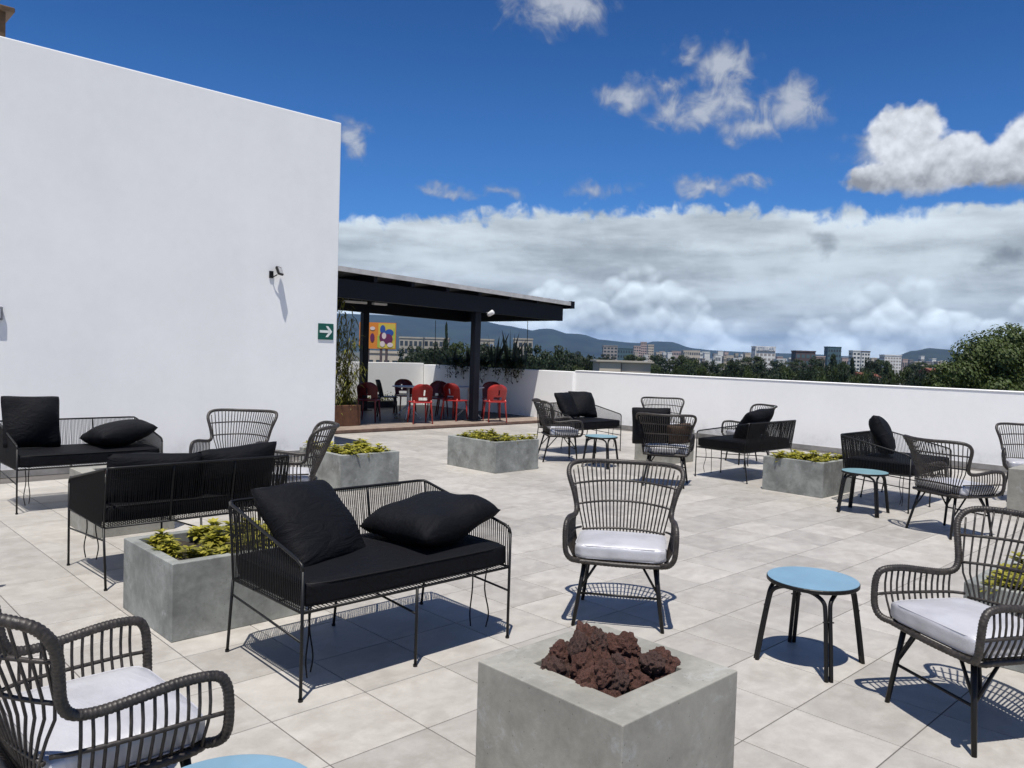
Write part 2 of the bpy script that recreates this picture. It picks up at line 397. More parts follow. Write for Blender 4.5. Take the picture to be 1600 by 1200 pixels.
make_leaf('bamboo_leaf', (0.15, 0.16, 0.025), 0.35, 0.5, 0.4, (0.17, 0.15, 0.04))
make_leaf('sword_leaf', (0.020, 0.034, 0.022), 0.1, 0.45, 0.3)
simple('bark', (0.07, 0.055, 0.042), 0.9, var=0.4, vscale=14, bmp=0.5, bscale=30)
simple('stem', (0.12, 0.10, 0.035), 0.7)
simple('lava_red', (0.082, 0.034, 0.024), 0.95, var=0.75, vscale=22, bmp=1.0, bscale=70)
simple('lava_dark', (0.062, 0.032, 0.025), 0.95, var=0.6, vscale=22, bmp=1.0, bscale=70)
simple('skirting_tile', (0.30, 0.285, 0.265), 0.6, var=0.2, vscale=5)
simple('roof_steel', (0.0035, 0.0045, 0.010), 0.5, spec=0.25)
simple('roof_sheet', (0.03, 0.03, 0.033), 0.6, var=0.1)
simple('flashing', (0.50, 0.49, 0.48), 0.5, var=0.15, vscale=4)
simple('deck_tile', (0.27, 0.215, 0.175), 0.6, var=0.2, vscale=6)
simple('deck_shaded', (0.022, 0.021, 0.024), 0.5, var=0.2, vscale=3)  # deck colour with the pavilion's shade painted in
simple('deck_edge', (0.16, 0.10, 0.075), 0.7, var=0.2, vscale=6)
simple('red_plastic', (0.40, 0.030, 0.026), 0.38)
simple('dark_plastic', (0.018, 0.016, 0.02), 0.4)
simple('maroon_plastic', (0.16, 0.018, 0.026), 0.38)
simple('white_plastic', (0.62, 0.60, 0.58), 0.45)
simple('terracotta', (0.10, 0.042, 0.02), 0.8, var=0.3, vscale=8)
simple('lamp_white', (0.7, 0.7, 0.7), 0.4)
simple('sign_green', (0.0, 0.085, 0.06), 0.45)
simple('sign_white', (0.75, 0.78, 0.75), 0.5)
simple('grey_metal', (0.22, 0.22, 0.23), 0.45, metal=0.3)
simple('lamp_glass', (0.35, 0.35, 0.36), 0.12, spec=0.8)
simple('rust_wood', (0.09, 0.055, 0.03), 0.8, var=0.3, vscale=9)

# ================================================================ STRUCTURE
PX = 14.20          # inner face of the parapet
BY = 18.37          # inner face of the wall behind the pavilion
TWY = 10.60         # face of the white stair tower
TWX = 6.49          # its right end
def make_floor():
    slab = MB().box(-9, PX + 0.2, -9, BY + 0.2, -0.45, -0.0045).build('terrace_floor', 'grout')
    tag(slab, 'pale beige square tile floor of the roof terrace', kind='structure')
    MB().box(-8.98, PX + 0.18, -8.98, BY + 0.18, -16.0, -0.451).build('building_body', 'white_stucco', slab)
    g = 0.0027; h = TILE / 2 - g; ch = 0.0016
    def tile_geo(cx, cy, mb):
        a = h; b = h - ch
        vs = [(cx+sx*a, cy+sy*a, -0.006) for sx, sy in ((-1,-1),(1,-1),(1,1),(-1,1))] + \
             [(cx+sx*a, cy+sy*a, -ch) for sx, sy in ((-1,-1),(1,-1),(1,1),(-1,1))] + \
             [(cx+sx*b, cy+sy*b, 0) for sx, sy in ((-1,-1),(1,-1),(1,1),(-1,1))]
        fs = [(8,9,10,11)]
        for i in range(4):
            j = (i+1) % 4; fs += [(i, j, 4+j, 4+i), (4+i, 4+j, 8+j, 8+i)]
        mb.add(vs, fs)
    one = MB(); tile_geo(0, 0, one); me = one.mesh('tile', 'floor_tile')
    cells = []
    for i in range(-20, 60):
        for j in range(-20, 60):
            x = TX0 + (i + .5) * TILE; y = TY0 + (j + .5) * TILE
            if not (-6 < x < PX - 0.25 and -6 < y < 13.0): continue
            if y > TWY - 0.25 and x < TWX + .3: continue
            dep = x * CY + y * SY; lat = x * SY - y * CY
            vis = dep > 1.9 and abs(lat) < dep * 0.66 + 0.25
            cells.append((0 if vis else 1, dep, x, y))
    cells.sort()
    rest = MB()
    for k, (v, d, x, y) in enumerate(cells):
        if k < 300 and v == 0: link('tile', me, slab, (x, y, 0))
        else: tile_geo(x, y, rest)
    tag(rest.build('far_tiles', 'floor_tile', slab), kind='stuff')
make_floor()

def make_tower():
    t = empty('stair_tower', (0, TWY, 0))
    tag(t, 'tall blank white stucco tower wall filling the left side', 'building')
    m = MB().box(-9, TWX, 0, BY - TWY + .2, 0.0, 4.985)
    m.build('wall', 'white_stucco', t, bevel=0.012, seg=2)
    MB().box(-9, TWX - .004, -0.012, 0, 0.001, 0.09).build('skirting', 'skirting_tile', t)
make_tower()

def make_parapet():
    p = empty('parapet_wall', (PX, 4, 0)); tag(p, 'long white parapet wall along the right edge of the terrace', 'wall')
    MB().box(0, .2, -13, 8.62, 0, 1.24).build('wall', 'parapet_paint', p, bevel=0.008, seg=2)
    MB().box(-.06, .2, 8.622, 14.37, 0, 1.225).build('pavilion_wall', 'parapet_paint', p, bevel=0.008, seg=2)
    MB().box(-.012, 0, -13, 8.6, 0.001, 0.088).build('skirting', 'skirting_tile', p)
    MB().box(-.01, .21, -13, 8.6, 1.2405, 1.262).build('coping', 'parapet_paint', p, bevel=0.006)
    b = empty('back_wall', (10, BY, 0)); tag(b, 'white low wall behind the pavilion tables', 'wall')
    MB().box(-4, PX - .062 - 10, 0, .2, 0, 1.26).build('wall', 'parapet_paint', b, bevel=0.008, seg=2)
make_parapet()

def make_pavilion():
    p = empty('pavilion', (12, 15.6, 0)); tag(p, 'dark steel open pavilion with sloping pale roof over red chairs', 'pavilion')
    def L(m, name, mat, **k): return m.build(name, mat, p, **k)
    o = Vector((12, 15.6, 0))
    X0, X1, Y0, Y1 = 5.9, 14.86, 13.42, 17.45
    zt = lambda x: 3.185 - (x - 8.2) * (0.25 / 6.8)          # roof top falls to the right
    def slope(m, x0, x1, y0, y1, dz0, dz1):
        vs = []
        for z in (dz0, dz1):
            for (x, y) in ((x0,y0),(x1,y0),(x1,y1),(x0,y1)): vs.append((x-o.x, y-o.y, zt(x)+z))
        m.add(vs, [(3,2,1,0),(4,5,6,7),(0,1,5,4),(1,2,6,5),(2,3,7,6),(3,0,4,7)]); return m
    def box(m, x0, x1, y0, y1, z0, z1): return m.box(x0-o.x, x1-o.x, y0-o.y, y1-o.y, z0, z1)
    L(slope(MB(), X0, X1, Y0+.01, Y1, -.05, -.01), 'roof_sheet', 'roof_sheet')
    L(slope(MB(), X0, X1-.02, Y0-.03, Y0+.008, -.095, 0.0), 'front_flashing', 'flashing')
    L(slope(MB(), X1-.018, X1+.1, Y0-.05, Y1, -.16, 0.015), 'gutter', 'roof_steel')
    zb = 2.45
    lo = lambda x: 2.595 - (x - 8.4) * 0.0215
    def beam(m, x0, x1, y0, y1, h0=0.0, h1=.36):
        vs = [(x-o.x, y-o.y, lo(x)+z) for z in (h0, h1) for (x, y) in ((x0,y0),(x1,y0),(x1,y1),(x0,y1))]
        return m.add(vs, [(3,2,1,0),(4,5,6,7),(0,1,5,4),(1,2,6,5),(2,3,7,6),(3,0,4,7)])
    L(beam(MB(), X0, 14.70, Y0+.10, Y0+.24), 'front_beam', 'roof_steel')
    L(beam(MB(), X0, 14.70, Y1-.34, Y1-.2), 'back_beam', 'roof_steel')
    L(beam(MB(), 14.56, 14.698, Y0+.242, Y1-.342, .004), 'side_beam', 'roof_steel')
    L(beam(MB(), 7.05, 7.19, Y0+.242, Y1-.342, .004), 'side_beam', 'roof_steel')
    x = 6.3
    while x < 14.6:
        m = MB()
        zz = zt(x) - .056
        box(m, x-.04, x+.04, Y0+.03, Y1-.05, max(lo(x)+.362, zz-.16), zz)
        L(m, 'rafter', 'roof_steel'); x += 0.93
    for y in (Y0+1.3, Y0+2.5, Y0+3.7):
        L(beam(MB(), X0+.1, 14.55, y-.03, y+.03, .30, .36), 'purlin', 'roof_steel')
    for (x, y) in ((11.93, 13.62), (7.12, 13.62), (11.32, 17.18), (7.12, 17.18)):
        po = L(box(MB(), x-.085, x+.085, y-.085, y+.085, .062, lo(x)), 'post', 'roof_steel', bevel=.012)
        MB().box(x-o.x-.17, x-o.x+.17, y-o.y-.17, y-o.y+.17, .06, .08).build('base_plate', 'roof_steel', po)
make_pavilion()
def make_deck():
    d = empty('deck_step', (11, 13.05, 0)); tag(d, 'low tan tiled step along the front of the pavilion', kind='structure')
    MB().box(-4.5, PX - 11.064, .03, .80, 0.0, .06).build('front_tiles', 'deck_tile', d)
    MB().box(-4.5, PX - 11.064, .802, BY - 13.052, 0.0, .062).build('shade_toned_floor', 'deck_shaded', d)  # floor past the shadow line, roof shade put into its colour
    MB().box(-4.5, PX - 11.064, 0, .028, 0.001, .063).build('step_edge', 'deck_edge', d, bevel=.004)
make_deck()

# ================================================================ FURNITURE
def cushion_mesh(name, sx, sy, sz, mat, puff=0.012, n=10):
    """seat cushion: rounded block with softly crowned faces"""
    vs = []; fs = []
    def pt(u, v, w):
        p = Vector((u, v, w)); k = 5.0
        l = (abs(u)**k + abs(v)**k + abs(w)**k) ** (1 / k); p /= l
        return p
    grid = {}
    def vid(p):
        key = (round(p.x, 5), round(p.y, 5), round(p.z, 5))
        if key not in grid: grid[key] = len(vs); vs.append(p)
        return grid[key]
    def side(f):
        for i in range(n):
            for j in range(n):
                q = [f(-1 + 2*a/n, -1 + 2*b/n) for a, b in ((i, j), (i+1, j), (i+1, j+1), (i, j+1))]
                fs.append(tuple(vid(Vector(p)) for p in q))
    side(lambda a, b: (a, b, 1)); side(lambda a, b: (b, a, -1)); side(lambda a, b: (1, a, b)); side(lambda a, b: (-1, b, a)); side(lambda a, b: (b, 1, a)); side(lambda a, b: (a, -1, b))
    out = []
    ex = 0.028
    for p in vs:
        # rounded-box mapping
        c = [0, 0, 0]; s = (sx/2, sy/2, sz/2)
        q = []
        for k in range(3):
            q.append(p[k] * s[k])
        r = min(ex, sz * 0.42)
        inn = [max(-(s[k] - r), min(s[k] - r, q[k])) for k in range(3)]
        d = Vector([q[k] - inn[k] for k in range(3)])
        if d.length > 1e-6: d = d.normalized() * r
        P = Vector(inn) + d
        crown = puff * (1 - (P.x/(sx/2))**2) * (1 - (P.y/(sy/2))**2) * (1 if P.z > 0 else 0.3)
        P.z += crown if P.z > 0 else -crown
        P.y += math.copysign(puff * .5, P.y) * (1 - (P.x/(sx/2))**2) * (1 if abs(P.y) > sy*.45 else 0)
        out.append(P)
    m = MB(); m.add(out, fs)
    return m.mesh(name, mat, smooth=True)

# ------------------------------------------------ wicker armchair (faces local -y)
def make_wicker_chair():
    ch = empty('wicker_armchair')
    half = [(.235,-.285,.392), (.282,-.325,.408), (.312,-.338,.45), (.320,-.338,.53), (.320,-.328,.592), (.316,-.295,.624), (.311,-.20,.630), (.306,-.08,.616), (.300,.02,.606),
            (.297,.085,.616), (.302,.112,.656), (.322,.124,.735), (.346,.136,.80), (.361,.156,.848), (.357,.190,.886), (.328,.236,.905), (.25,.292,.911), (.12,.348,.908), (0,.366,.907)]
    full = [Vector(p) for p in half] + [Vector((-p[0], p[1], p[2])) for p in reversed(half[:-1])]
    path = resample(catmull(full, 8), 0.0042)
    rr = [0.0162 * (1.035, 1.04, 0.93)[i % 3] * (0.985 + 0.03 * random.random()) for i in range(len(path))]
    MB().tube(path, rr, 8).build('arm_and_back_rim', 'wicker', ch, smooth=True)
    # seat ring
    ring = catmull([(-.25,-.29,.39),(0,-.305,.388),(.25,-.29,.39),(.272,-.2,.392),(.262,.10,.395),(.235,.165,.40),(0,.178,.402),(-.235,.165,.40),(-.262,.10,.395),(-.272,-.2,.392),(-.25,-.29,.39)], 6)[:-1]
    ring = resample(ring, 0.011)
    MB().tube(ring, [0.0145 * (1 + (.07 if i % 2 else -.05)) for i in range(len(ring))], 7, closed=True).build('seat_ring', 'wicker', ch, smooth=True)
    def rim_at(y=None, z=None):
        best = None
        for p in path:
            if p.x < 0.2: continue
            if y is not None and p.z > .56 and p.y < .085:
                d = abs(p.y - y)
            elif z is not None and p.y > .07: d = abs(p.z - z)
            else: continue
            if best is None or d < best[0]: best = (d, p)
        return best[1]
    by = lambda x, z: .146 + (z - .40) * .435 - 1.6 * min(1.0, max(0.0, (z - .42) / .20)) * x * x
    # back spindles
    for i in range(25):
        tt = -1 + 2 * i / 24
        pts = []; z = .405
        while z < .915:
            x = tt * (.235 + (z - .40) * .21)
            lim = .325
            if z > .845: lim = rim_at(z=min(z, .905)).x if z < .9 else .30
            top = .912 - .02 * (x / .3) ** 2
            if z > .61 and abs(x) > rim_at(z=z).x: break
            if z > top - .006: break
            pts.append((x, by(x, z), z)); z += .05
        x = tt * (.235 + .5 * .21)
        ztop = .909 if abs(x) < .29 else .909 - (abs(x) - .29) * 0.9
        ztop = min(ztop, .906); pts = [p for p in pts if p[2] < ztop - .02]
        pts.append((tt * (.235 + (ztop - .4) * .21), by(tt * (.235 + (ztop - .4) * .21), ztop), ztop))
        MB().tube(pts, .0050, 5).build('back_spindle', 'wicker', ch, smooth=True)
    for z, w in ((.50, .262), (.665, None), (.79, None)):
        if w is None: w = rim_at(z=z - .012).x
        pts = []
        for k in range(13):
            x = -w + 2 * w * k / 12; pts.append((x, by(x, z) - .004, z - .012 * (x / w) ** 2))
        MB().tube(pts, .0072, 6).build('back_band', 'wicker', ch, smooth=True)
    for s in (-1, 1):
        n = 12
        for k in range(n):
            y = -.28 + k * (.345 / (n - 1)); a = rim_at(y=y)
            pts = [(s*(.262 + .02*(k/n)), y, .395), (s*(a.x + .004), y, .52), (s*a.x, a.y, a.z)]
            MB().tube(catmull(pts, 3), .0052, 5).build('arm_spindle', 'wicker', ch, smooth=True)
        pts = [(s*.318, -.33, .505), (s*.318, -.25, .508), (s*.312, -.08, .508), (s*.296, .06, .508), (s*.268, .13, .505)]
        MB().tube(catmull(pts, 4), .0072, 6).build('arm_band', 'wicker', ch, smooth=True)
        # legs
        MB().tube([(s*.205,-.255,.388), (s*.262,-.285,.0)], [.0135,.0115], 8).build('front_leg', 'black_metal', ch, smooth=True)
        MB().tube([(s*.20,.135,.39), (s*.252,.235,.0)], [.0135,.0115], 8).build('rear_leg', 'black_metal', ch, smooth=True)
        MB().tube([(s*.231,-.2685,.215), (s*.13,-.26,.382)], .008, 6).build('leg_brace', 'black_metal', ch, smooth=True)
        MB().tube([(s*.231,-.2685,.205), (s*.222,-.13,.385)], .008, 6).build('leg_brace', 'black_metal', ch, smooth=True)
        MB().tube([(s*.226,.184,.2), (s*.22,.02,.385)], .008, 6).build('leg_brace', 'black_metal', ch, smooth=True)
    MB().tube([(-.233,-.270,.195), (.233,-.270,.195)], .0075, 6).build('stretcher', 'black_metal', ch, smooth=True)
    m = MB()
    for s in (-1, 1):
        m.tube([(s*.22,-.27,.374), (s*.21,.155,.382)], .009, 6)
    m.tube([(-.22,-.265,.374), (.22,-.265,.374)], .010, 6); m.tube([(-.21,.15,.382), (.21,.15,.382)], .010, 6)
    m.build('under_frame', 'black_metal', ch, smooth=True)
    m = MB()
    for k in range(13):
        y = -.265 + k * .033; m.box(-.25, .25, y, y + .018, .388 + (k % 2) * .002, .394 + (k % 2) * .002)
    tag(m.build('seat_weave', 'wicker', ch), kind='stuff')
    cu = link('seat_cushion', cushion_mesh('seat_cushion', .535, .435, .092, 'silver_fabric', .014), ch, (0, -.083, .449))
    for z in (-.036, .036):
        P = []
        for k in range(40):
            a = 2*math.pi*k/40; c, s_ = math.cos(a), math.sin(a)
            q = (abs(c)**9 + abs(s_)**9) ** (-1/9); P.append((c*q*.2665, s_*q*.2165, z))
        MB().tube(P, .0032, 5, closed=True).build('piping', 'fabric_piping', cu, smooth=True)
    return ch

# ------------------------------------------------ cord sofa (faces local -y)
SW, SD = 0.645, 0.365
def make_sofa():
    s = empty('cord_sofa')
    zs, zr, za = .405, .79, .625
    yb = .36; yr = .425
    def rod(name, pts, r=.0075, n=7, parent=s): return MB().tube(pts, r, n).build(name, 'black_metal', parent, smooth=True)
    # arm and back top rail in one bent rod
    P = [(-SW,-SD,za-.03), (-SW,-SD+.012,za-.004), (-SW,-SD+.05,za+.012), (-SW+.004,yr-.05,zr-.012), (-SW+.016,yr-.012,zr-.001), (-SW+.06,yr,zr),
         (SW-.06,yr,zr), (SW-.016,yr-.012,zr-.001), (SW-.004,yr-.05,zr-.012), (SW,-SD+.05,za+.012), (SW,-SD+.012,za-.004), (SW,-SD,za-.03)]
    rod('top_rail', P, .0085)
    ring = [(-SW,-SD,zs),(SW,-SD,zs),(SW-.01,yb,zs-.01),(-SW+.01,yb,zs-.01)]
    MB().tube(ring, .0075, 7, closed=True).build('seat_frame', 'black_metal', s, smooth=True)
    for x in (-SW, 0.0, SW):
        top = za - .03 if x else zs
        l = rod('front_leg', [(x,-SD,top), (x,-SD,0.004)], .008)
        MB().tube([(x,-SD,0), (x,-SD,.012)], .0115, 8).build('foot', 'black_metal', l)
        xr = x * .985
        l = rod('rear_leg', [(xr,yb,zs-.01), (xr,yb+.055,.004)], .008)
        MB().tube([(xr,yb+.055,0), (xr,yb+.055,.012)], .0115, 8).build('foot', 'black_metal', l)
        rod('leg_brace', [(xr,yb+.012,zs-.09), (x,-SD,zs-.135)], .006)
    for x in (-SW+.01, -.215, .215, SW-.01):
        e = yr if abs(x) < .5 else yr-.01
        rod('back_post', [(x,yb,zs-.01), (x,yb+.015,zs+.10), (x,e-.008,zr-.06), (x,e,zr)], .0065)
    for y in (-.12, .12):
        rod('seat_bar', [(-SW,y,zs-.006), (SW,y,zs-.006)], .005)
    m = MB(); n = 96
    for k in range(1, n):
        x = -SW + .02 + (2*SW - .04) * k / n; j = random.uniform(-.003, .003)
        m.tube([(x,yr,zr), (x+j,yr-.035,(zs+zr)/2), (x*.99,yb,zs-.01)], .0029, 4, cap=False)
    for sg in (-1, 1):
        for k in range(1, 44):
            f = k / 44; y = -SD + f * (yr + SD); zt_ = za + .012 + (zr - za - .024) * f; yq = -SD + f * (yb + SD)
            m.tube([(sg*SW,y,zt_), (sg*(SW-.004),(y+yq)/2,(zt_+zs)/2), (sg*SW,yq,zs)], .0029, 4, cap=False)
    tag(m.build('cord_weave', 'black_cord', s), kind='stuff')
    m = MB()
    for k in range(1, 60):
        x = -SW + 2*SW*k/60; m.tube([(x,-SD,zs+.003), (x,yb,zs-.006)], .0022, 4, cap=False)
    tag(m.build('seat_cords', 'black_cord', s), kind='stuff')
    cu = link('seat_cushion', cushion_mesh('seat_cushion', 2*SW-.03, SD+yb-.015, .122, 'black_fabric', .012, 14), s, (0, -.008, .475))
    for z in (-.048, .05):
        P = []
        for k in range(56):
            a = 2*math.pi*k/56; c, s_ = math.cos(a), math.sin(a); q = (abs(c)**14 + abs(s_)**14) ** (-1/14)
            P.append((c*q*(SW-.014), s_*q*((SD+yb-.015)/2-.0005) + math.copysign(.006, s_)*(1-min(1, abs(c*q))**2), z))
        MB().tube(P, .0035, 5, closed=True).build('piping', 'black_cord', cu, smooth=True)
    for (x, y) in ((-SW+.085,-SD+.10), (-SW+.13,-SD+.15), (SW-.085,-SD+.10), (SW-.14,-SD+.16)):
        b = random.uniform(-.012, .012)
        MB().tube(catmull([(x,y,-.07), (x+b,y+.01,-.2), (x-b,y-.01+b,-.33), (x+b*.5,y+b,-.41-abs(b))], 4), .0042, 5).build('tie_strap', 'black_fabric', cu, smooth=True)
    return s

# ------------------------------------------------ throw pillow
def pillow_mesh(name, size, thick, seed):
    rd = random.Random(seed); n = 18; top = {}; vs = []; fs = []
    ph = [rd.uniform(0, 6.28) for _ in range(6)]
    for sgn in (1, -1):
        for i in range(n + 1):
            for j in range(n + 1):
                u = -1 + 2*i/n; v = -1 + 2*j/n
                edge = (abs(u) == 1 or abs(v) == 1)
                if sgn == -1 and edge: top[(sgn, i, j)] = top[(1, i, j)]; continue
                pin = 1 - .055 * (1 - u*u) * (v**4) ; pin2 = 1 - .055 * (1 - v*v) * (u**4)
                rc = 1 - .045 * (u*v)**6; pin *= rc; pin2 *= rc
                x = u * size/2 * pin2; y = v * size/2 * pin
                h = ((1 - u*u) ** .46) * ((1 - v*v) ** .46)
                z = sgn * thick/2 * h * (1 + .10*math.sin(3*u + ph[0] + sgn) * math.cos(2.6*v + ph[1]))
                z += .012 * h * math.sin(7*u*v + ph[2]) 
                z += .014 * math.sin(2.2*u + ph[3]) * math.cos(1.7*v + ph[4])
                top[(sgn, i, j)] = len(vs); vs.append((x, y, z))
        for i in range(n):
            for j in range(n):
                q = [top[(sgn, i, j)], top[(sgn, i+1, j)], top[(sgn, i+1, j+1)], top[(sgn, i, j+1)]]
                fs.append(tuple(q if sgn == 1 else q[::-1]))
    m = MB(); m.add(vs, fs); return m.mesh(name, 'black_fabric', smooth=True)
PIL = [pillow_mesh('throw_pillow', .50, .215, k) for k in range(3)]
PGROUP = 'black throw pillows on the cord sofas'
def pillow(k, sofa_loc, sofa_rz, loc, rot, label, scale=1.0):
    M = Matrix.Translation(sofa_loc) @ Matrix.Rotation(sofa_rz, 4, 'Z') @ Matrix.Translation(loc) @ Euler([R(a) for a in rot], 'XYZ').to_matrix().to_4x4()
    o = link('throw_pillow', PIL[k]); o.matrix_world = M
    if scale != 1.0: o.scale = scale if isinstance(scale, tuple) else (scale,) * 3
    tag(o, label, 'pillow', PGROUP); return o

# ------------------------------------------------ side table
def make_table(mat):
    t = empty('side_table')
    top = MB().lathe([(.200,.424),(.232,.426),(.236,.430),(.236,.444),(.233,.4475)], 48).build('table_edge', 'black_metal', t)
    MB().lathe([(.2315,.4476),(.2325,.4482),(.2318,.4502),(.229,.4508)], 48).build('table_top', mat, t)
    for k, (sx, sy) in enumerate(((-1,-1),(1,-1),(1,1),(-1,1))):
        o = 0.012
        for q in ((-1, 1) if True else (0,)):
            ox, oy = q*o*(-sy), q*o*sx
            ox *= .7071; oy *= .7071
            P = catmull([(sx*.200+ox*1.0, sy*.200+oy*1.0, 0.0), (sx*.182+ox, sy*.182+oy, .17), (sx*.163+ox, sy*.163+oy, .33), (sx*.152+ox*1.6, sy*.152+oy*1.6, .385), (sx*.125+ox*4.5, sy*.125+oy*4.5, .415), (sx*.085+ox*7.5, sy*.085+oy*7.5, .419)], 4)
            MB().tube(P, .0115, 8).build('leg_tube', 'black_metal', t, smooth=True)
        MB().tube([(sx*.172-.02*sy, sy*.172+.02*sx, .29), (sx*.172+.02*sy, sy*.172-.02*sx, .29)], .004, 6).build('bolt', 'black_metal', t)
    return t

# ------------------------------------------------ concrete planter / fire pit
def box_with_well(m, sx, sy, h, wx, wy, depth):
    a, b = sx/2, sy/2; c, d = wx/2, wy/2
    v = [(-a,-b,0),(a,-b,0),(a,b,0),(-a,b,0),(-a,-b,h),(a,-b,h),(a,b,h),(-a,b,h),(-c,-d,h),(c,-d,h),(c,d,h),(-c,d,h),(-c,-d,h-depth),(c,-d,h-depth),(c,d,h-depth),(-c,d,h-depth)]
    f = [(3,2,1,0),(0,1,5,4),(1,2,6,5),(2,3,7,6),(3,0,4,7),(4,5,9,8),(5,6,10,9),(6,7,11,10),(7,4,8,11),(8,9,13,12),(9,10,14,13),(10,11,15,14),(11,8,12,15),(12,13,14,15)]
    return m.add(v, f)
def rough_soil(sx, sy, z, seed):
    rd = random.Random(seed); n = 16; m = MB(); vs = []; fs = []
    for i in range(n+1):
        for j in range(n+1): vs.append((-sx/2+sx*i/n, -sy/2+sy*j/n, z + rd.uniform(-.012, .012)))
    for i in range(n):
        for j in range(n): a = i*(n+1)+j; fs.append((a, a+n+1, a+n+2, a+1))
    return m.add(vs, fs)

def leaf_geo(m, base, direc, length, width, droop=0.3, fold=0.25, nseg=3):
    d = Vector(direc).normalized(); up = Vector((0, 0, 1))
    side = d.cross(up)
    side = side.normalized() if side.length > 1e-3 else Vector((1, 0, 0))
    nrm = side.cross(d).normalized(); vs = []; fs = []
    prof = (0.12, 0.85, 1.0, 0.05) if nseg == 3 else (0.15, 1.0, 0.05)
    for i in range(nseg + 1):
        t = i / nseg; c = Vector(base) + d * (length * t) - up * (droop * length * t * t)
        w = width * prof[i] * .5
        vs += [c - side * w + nrm * (fold * w), c, c + side * w + nrm * (fold * w)]
    for i in range(nseg):
        a = i * 3; fs += [(a, a+1, a+4, a+3), (a+1, a+2, a+5, a+4)]
    m.add(vs, fs)
def shrub_mesh(seed, h=.2):
    rd = random.Random(seed); leaves = MB(); stems = MB()
    for k in range(rd.randint(6, 9)):
        a = rd.uniform(0, 6.28); lean = rd.uniform(.1, .95); L = h * rd.uniform(.55, 1.15)
        b = Vector((rd.uniform(-.03, .03), rd.uniform(-.03, .03), -.02)); dirv = Vector((math.cos(a)*lean, math.sin(a)*lean, 1)).normalized()
        tip = b + dirv * L
        stems.tube([b, b.lerp(tip, .5) + Vector((0, 0, .005)), tip], .0035, 4)
        nw = rd.randint(3, 5)
        for wv in range(nw):
            c = b.lerp(tip, .35 + .65 * (wv + 1) / nw); ln = rd.uniform(.065, .10) * (1 if wv < nw - 1 else .8)
            n = rd.randint(6, 8); a0 = rd.uniform(0, 6.28)
            for q in range(n):
                aa = a0 + 6.283 * q / n + rd.uniform(-.25, .25); el = rd.uniform(.1, .7) + (.5 if wv == nw - 1 else 0)
                leaf_geo(leaves, c, (math.cos(aa), math.sin(aa), el), ln, ln * .36, rd.uniform(.1, .5))
    return leaves.mesh('foliage', 'golden_leaf'), stems.mesh('stems', 'stem')
SHRUB = [shrub_mesh(k, .17 + .02 * (k % 3)) for k in range(5)]
SPOT = {(0,0): 'nearest', (1,0): 'right front', (2,0): 'rightmost', (0,1): 'left front', (1,1): 'central', (2,1): 'right rear', (0,2): 'leftmost', (1,2): 'left rear', (2,2): 'rearmost'}
def make_planter(label, x0, x1, y0, y1, h, seed, where, skip=None):
    cx, cy = (x0+x1)/2, (y0+y1)/2; sx, sy = x1-x0, y1-y0
    p = empty('concrete_planter', (cx, cy, 0)); tag(p, label, 'planter', 'grey concrete planter boxes')
    m = MB(); box_with_well(m, sx, sy, h, sx-.12, sy-.12, .2)
    m.build('box', 'planter_concrete', p, bevel=.005, seg=2)
    rough_soil(sx-.126, sy-.126, h-.055, seed).build('soil', 'soil', p, smooth=True)
    rd = random.Random(seed); n = 3
    for i in range(n):
        for j in range(n):
            if rd.random() < .08: continue
            x = cx + (i - (n-1)/2) * (sx-.30)/(n-1) + rd.uniform(-.05, .05); y = cy + (j - (n-1)/2) * (sy-.30)/(n-1) + rd.uniform(-.05, .05)
            fo, st = SHRUB[rd.randrange(5)]; s = rd.uniform(.8, 1.1)
            e = empty('golden_shrub', (x, y, h-.06), rd.uniform(0, 6.28)); e.scale = (s, s, s * .72)
            tag(e, SPOT[i, j] + ' yellow-green shrub ' + where, 'shrub', 'shrubs ' + where)
            link('foliage', fo, e); link('stems', st, e)

# ------------------------------------------------ lava rock
def rock_mesh(seed, mat):
    rd = random.Random(seed); b = bmesh.new(); bmesh.ops.create_icosphere(b, subdivisions=4, radius=1.0)
    from mathutils import noise as mn
    o = Vector((rd.uniform(-50, 50), rd.uniform(-50, 50), rd.uniform(-50, 50)))
    sx, sy, sz = rd.uniform(.8, 1.25), rd.uniform(.7, 1.1), rd.uniform(.6, .9)
    for v in b.verts:
        p = v.co.copy()
        k = 1 + .38*mn.noise(p*1.3+o) + .30*mn.noise(p*3.1+o) + .17*mn.noise(p*7.0+o) + .09*mn.noise(p*15.0+o)
        v.co = Vector((p.x*sx, p.y*sy, p.z*sz)) * k
    me = bpy.data.meshes.new('lava_rock'); b.to_mesh(me); b.free()
    me.materials.append(MATS[mat]); return me
ROCKS = [rock_mesh(k, 'lava_red' if k % 3 else 'lava_dark') for k in range(8)]
PIT, PITH = .655, .50
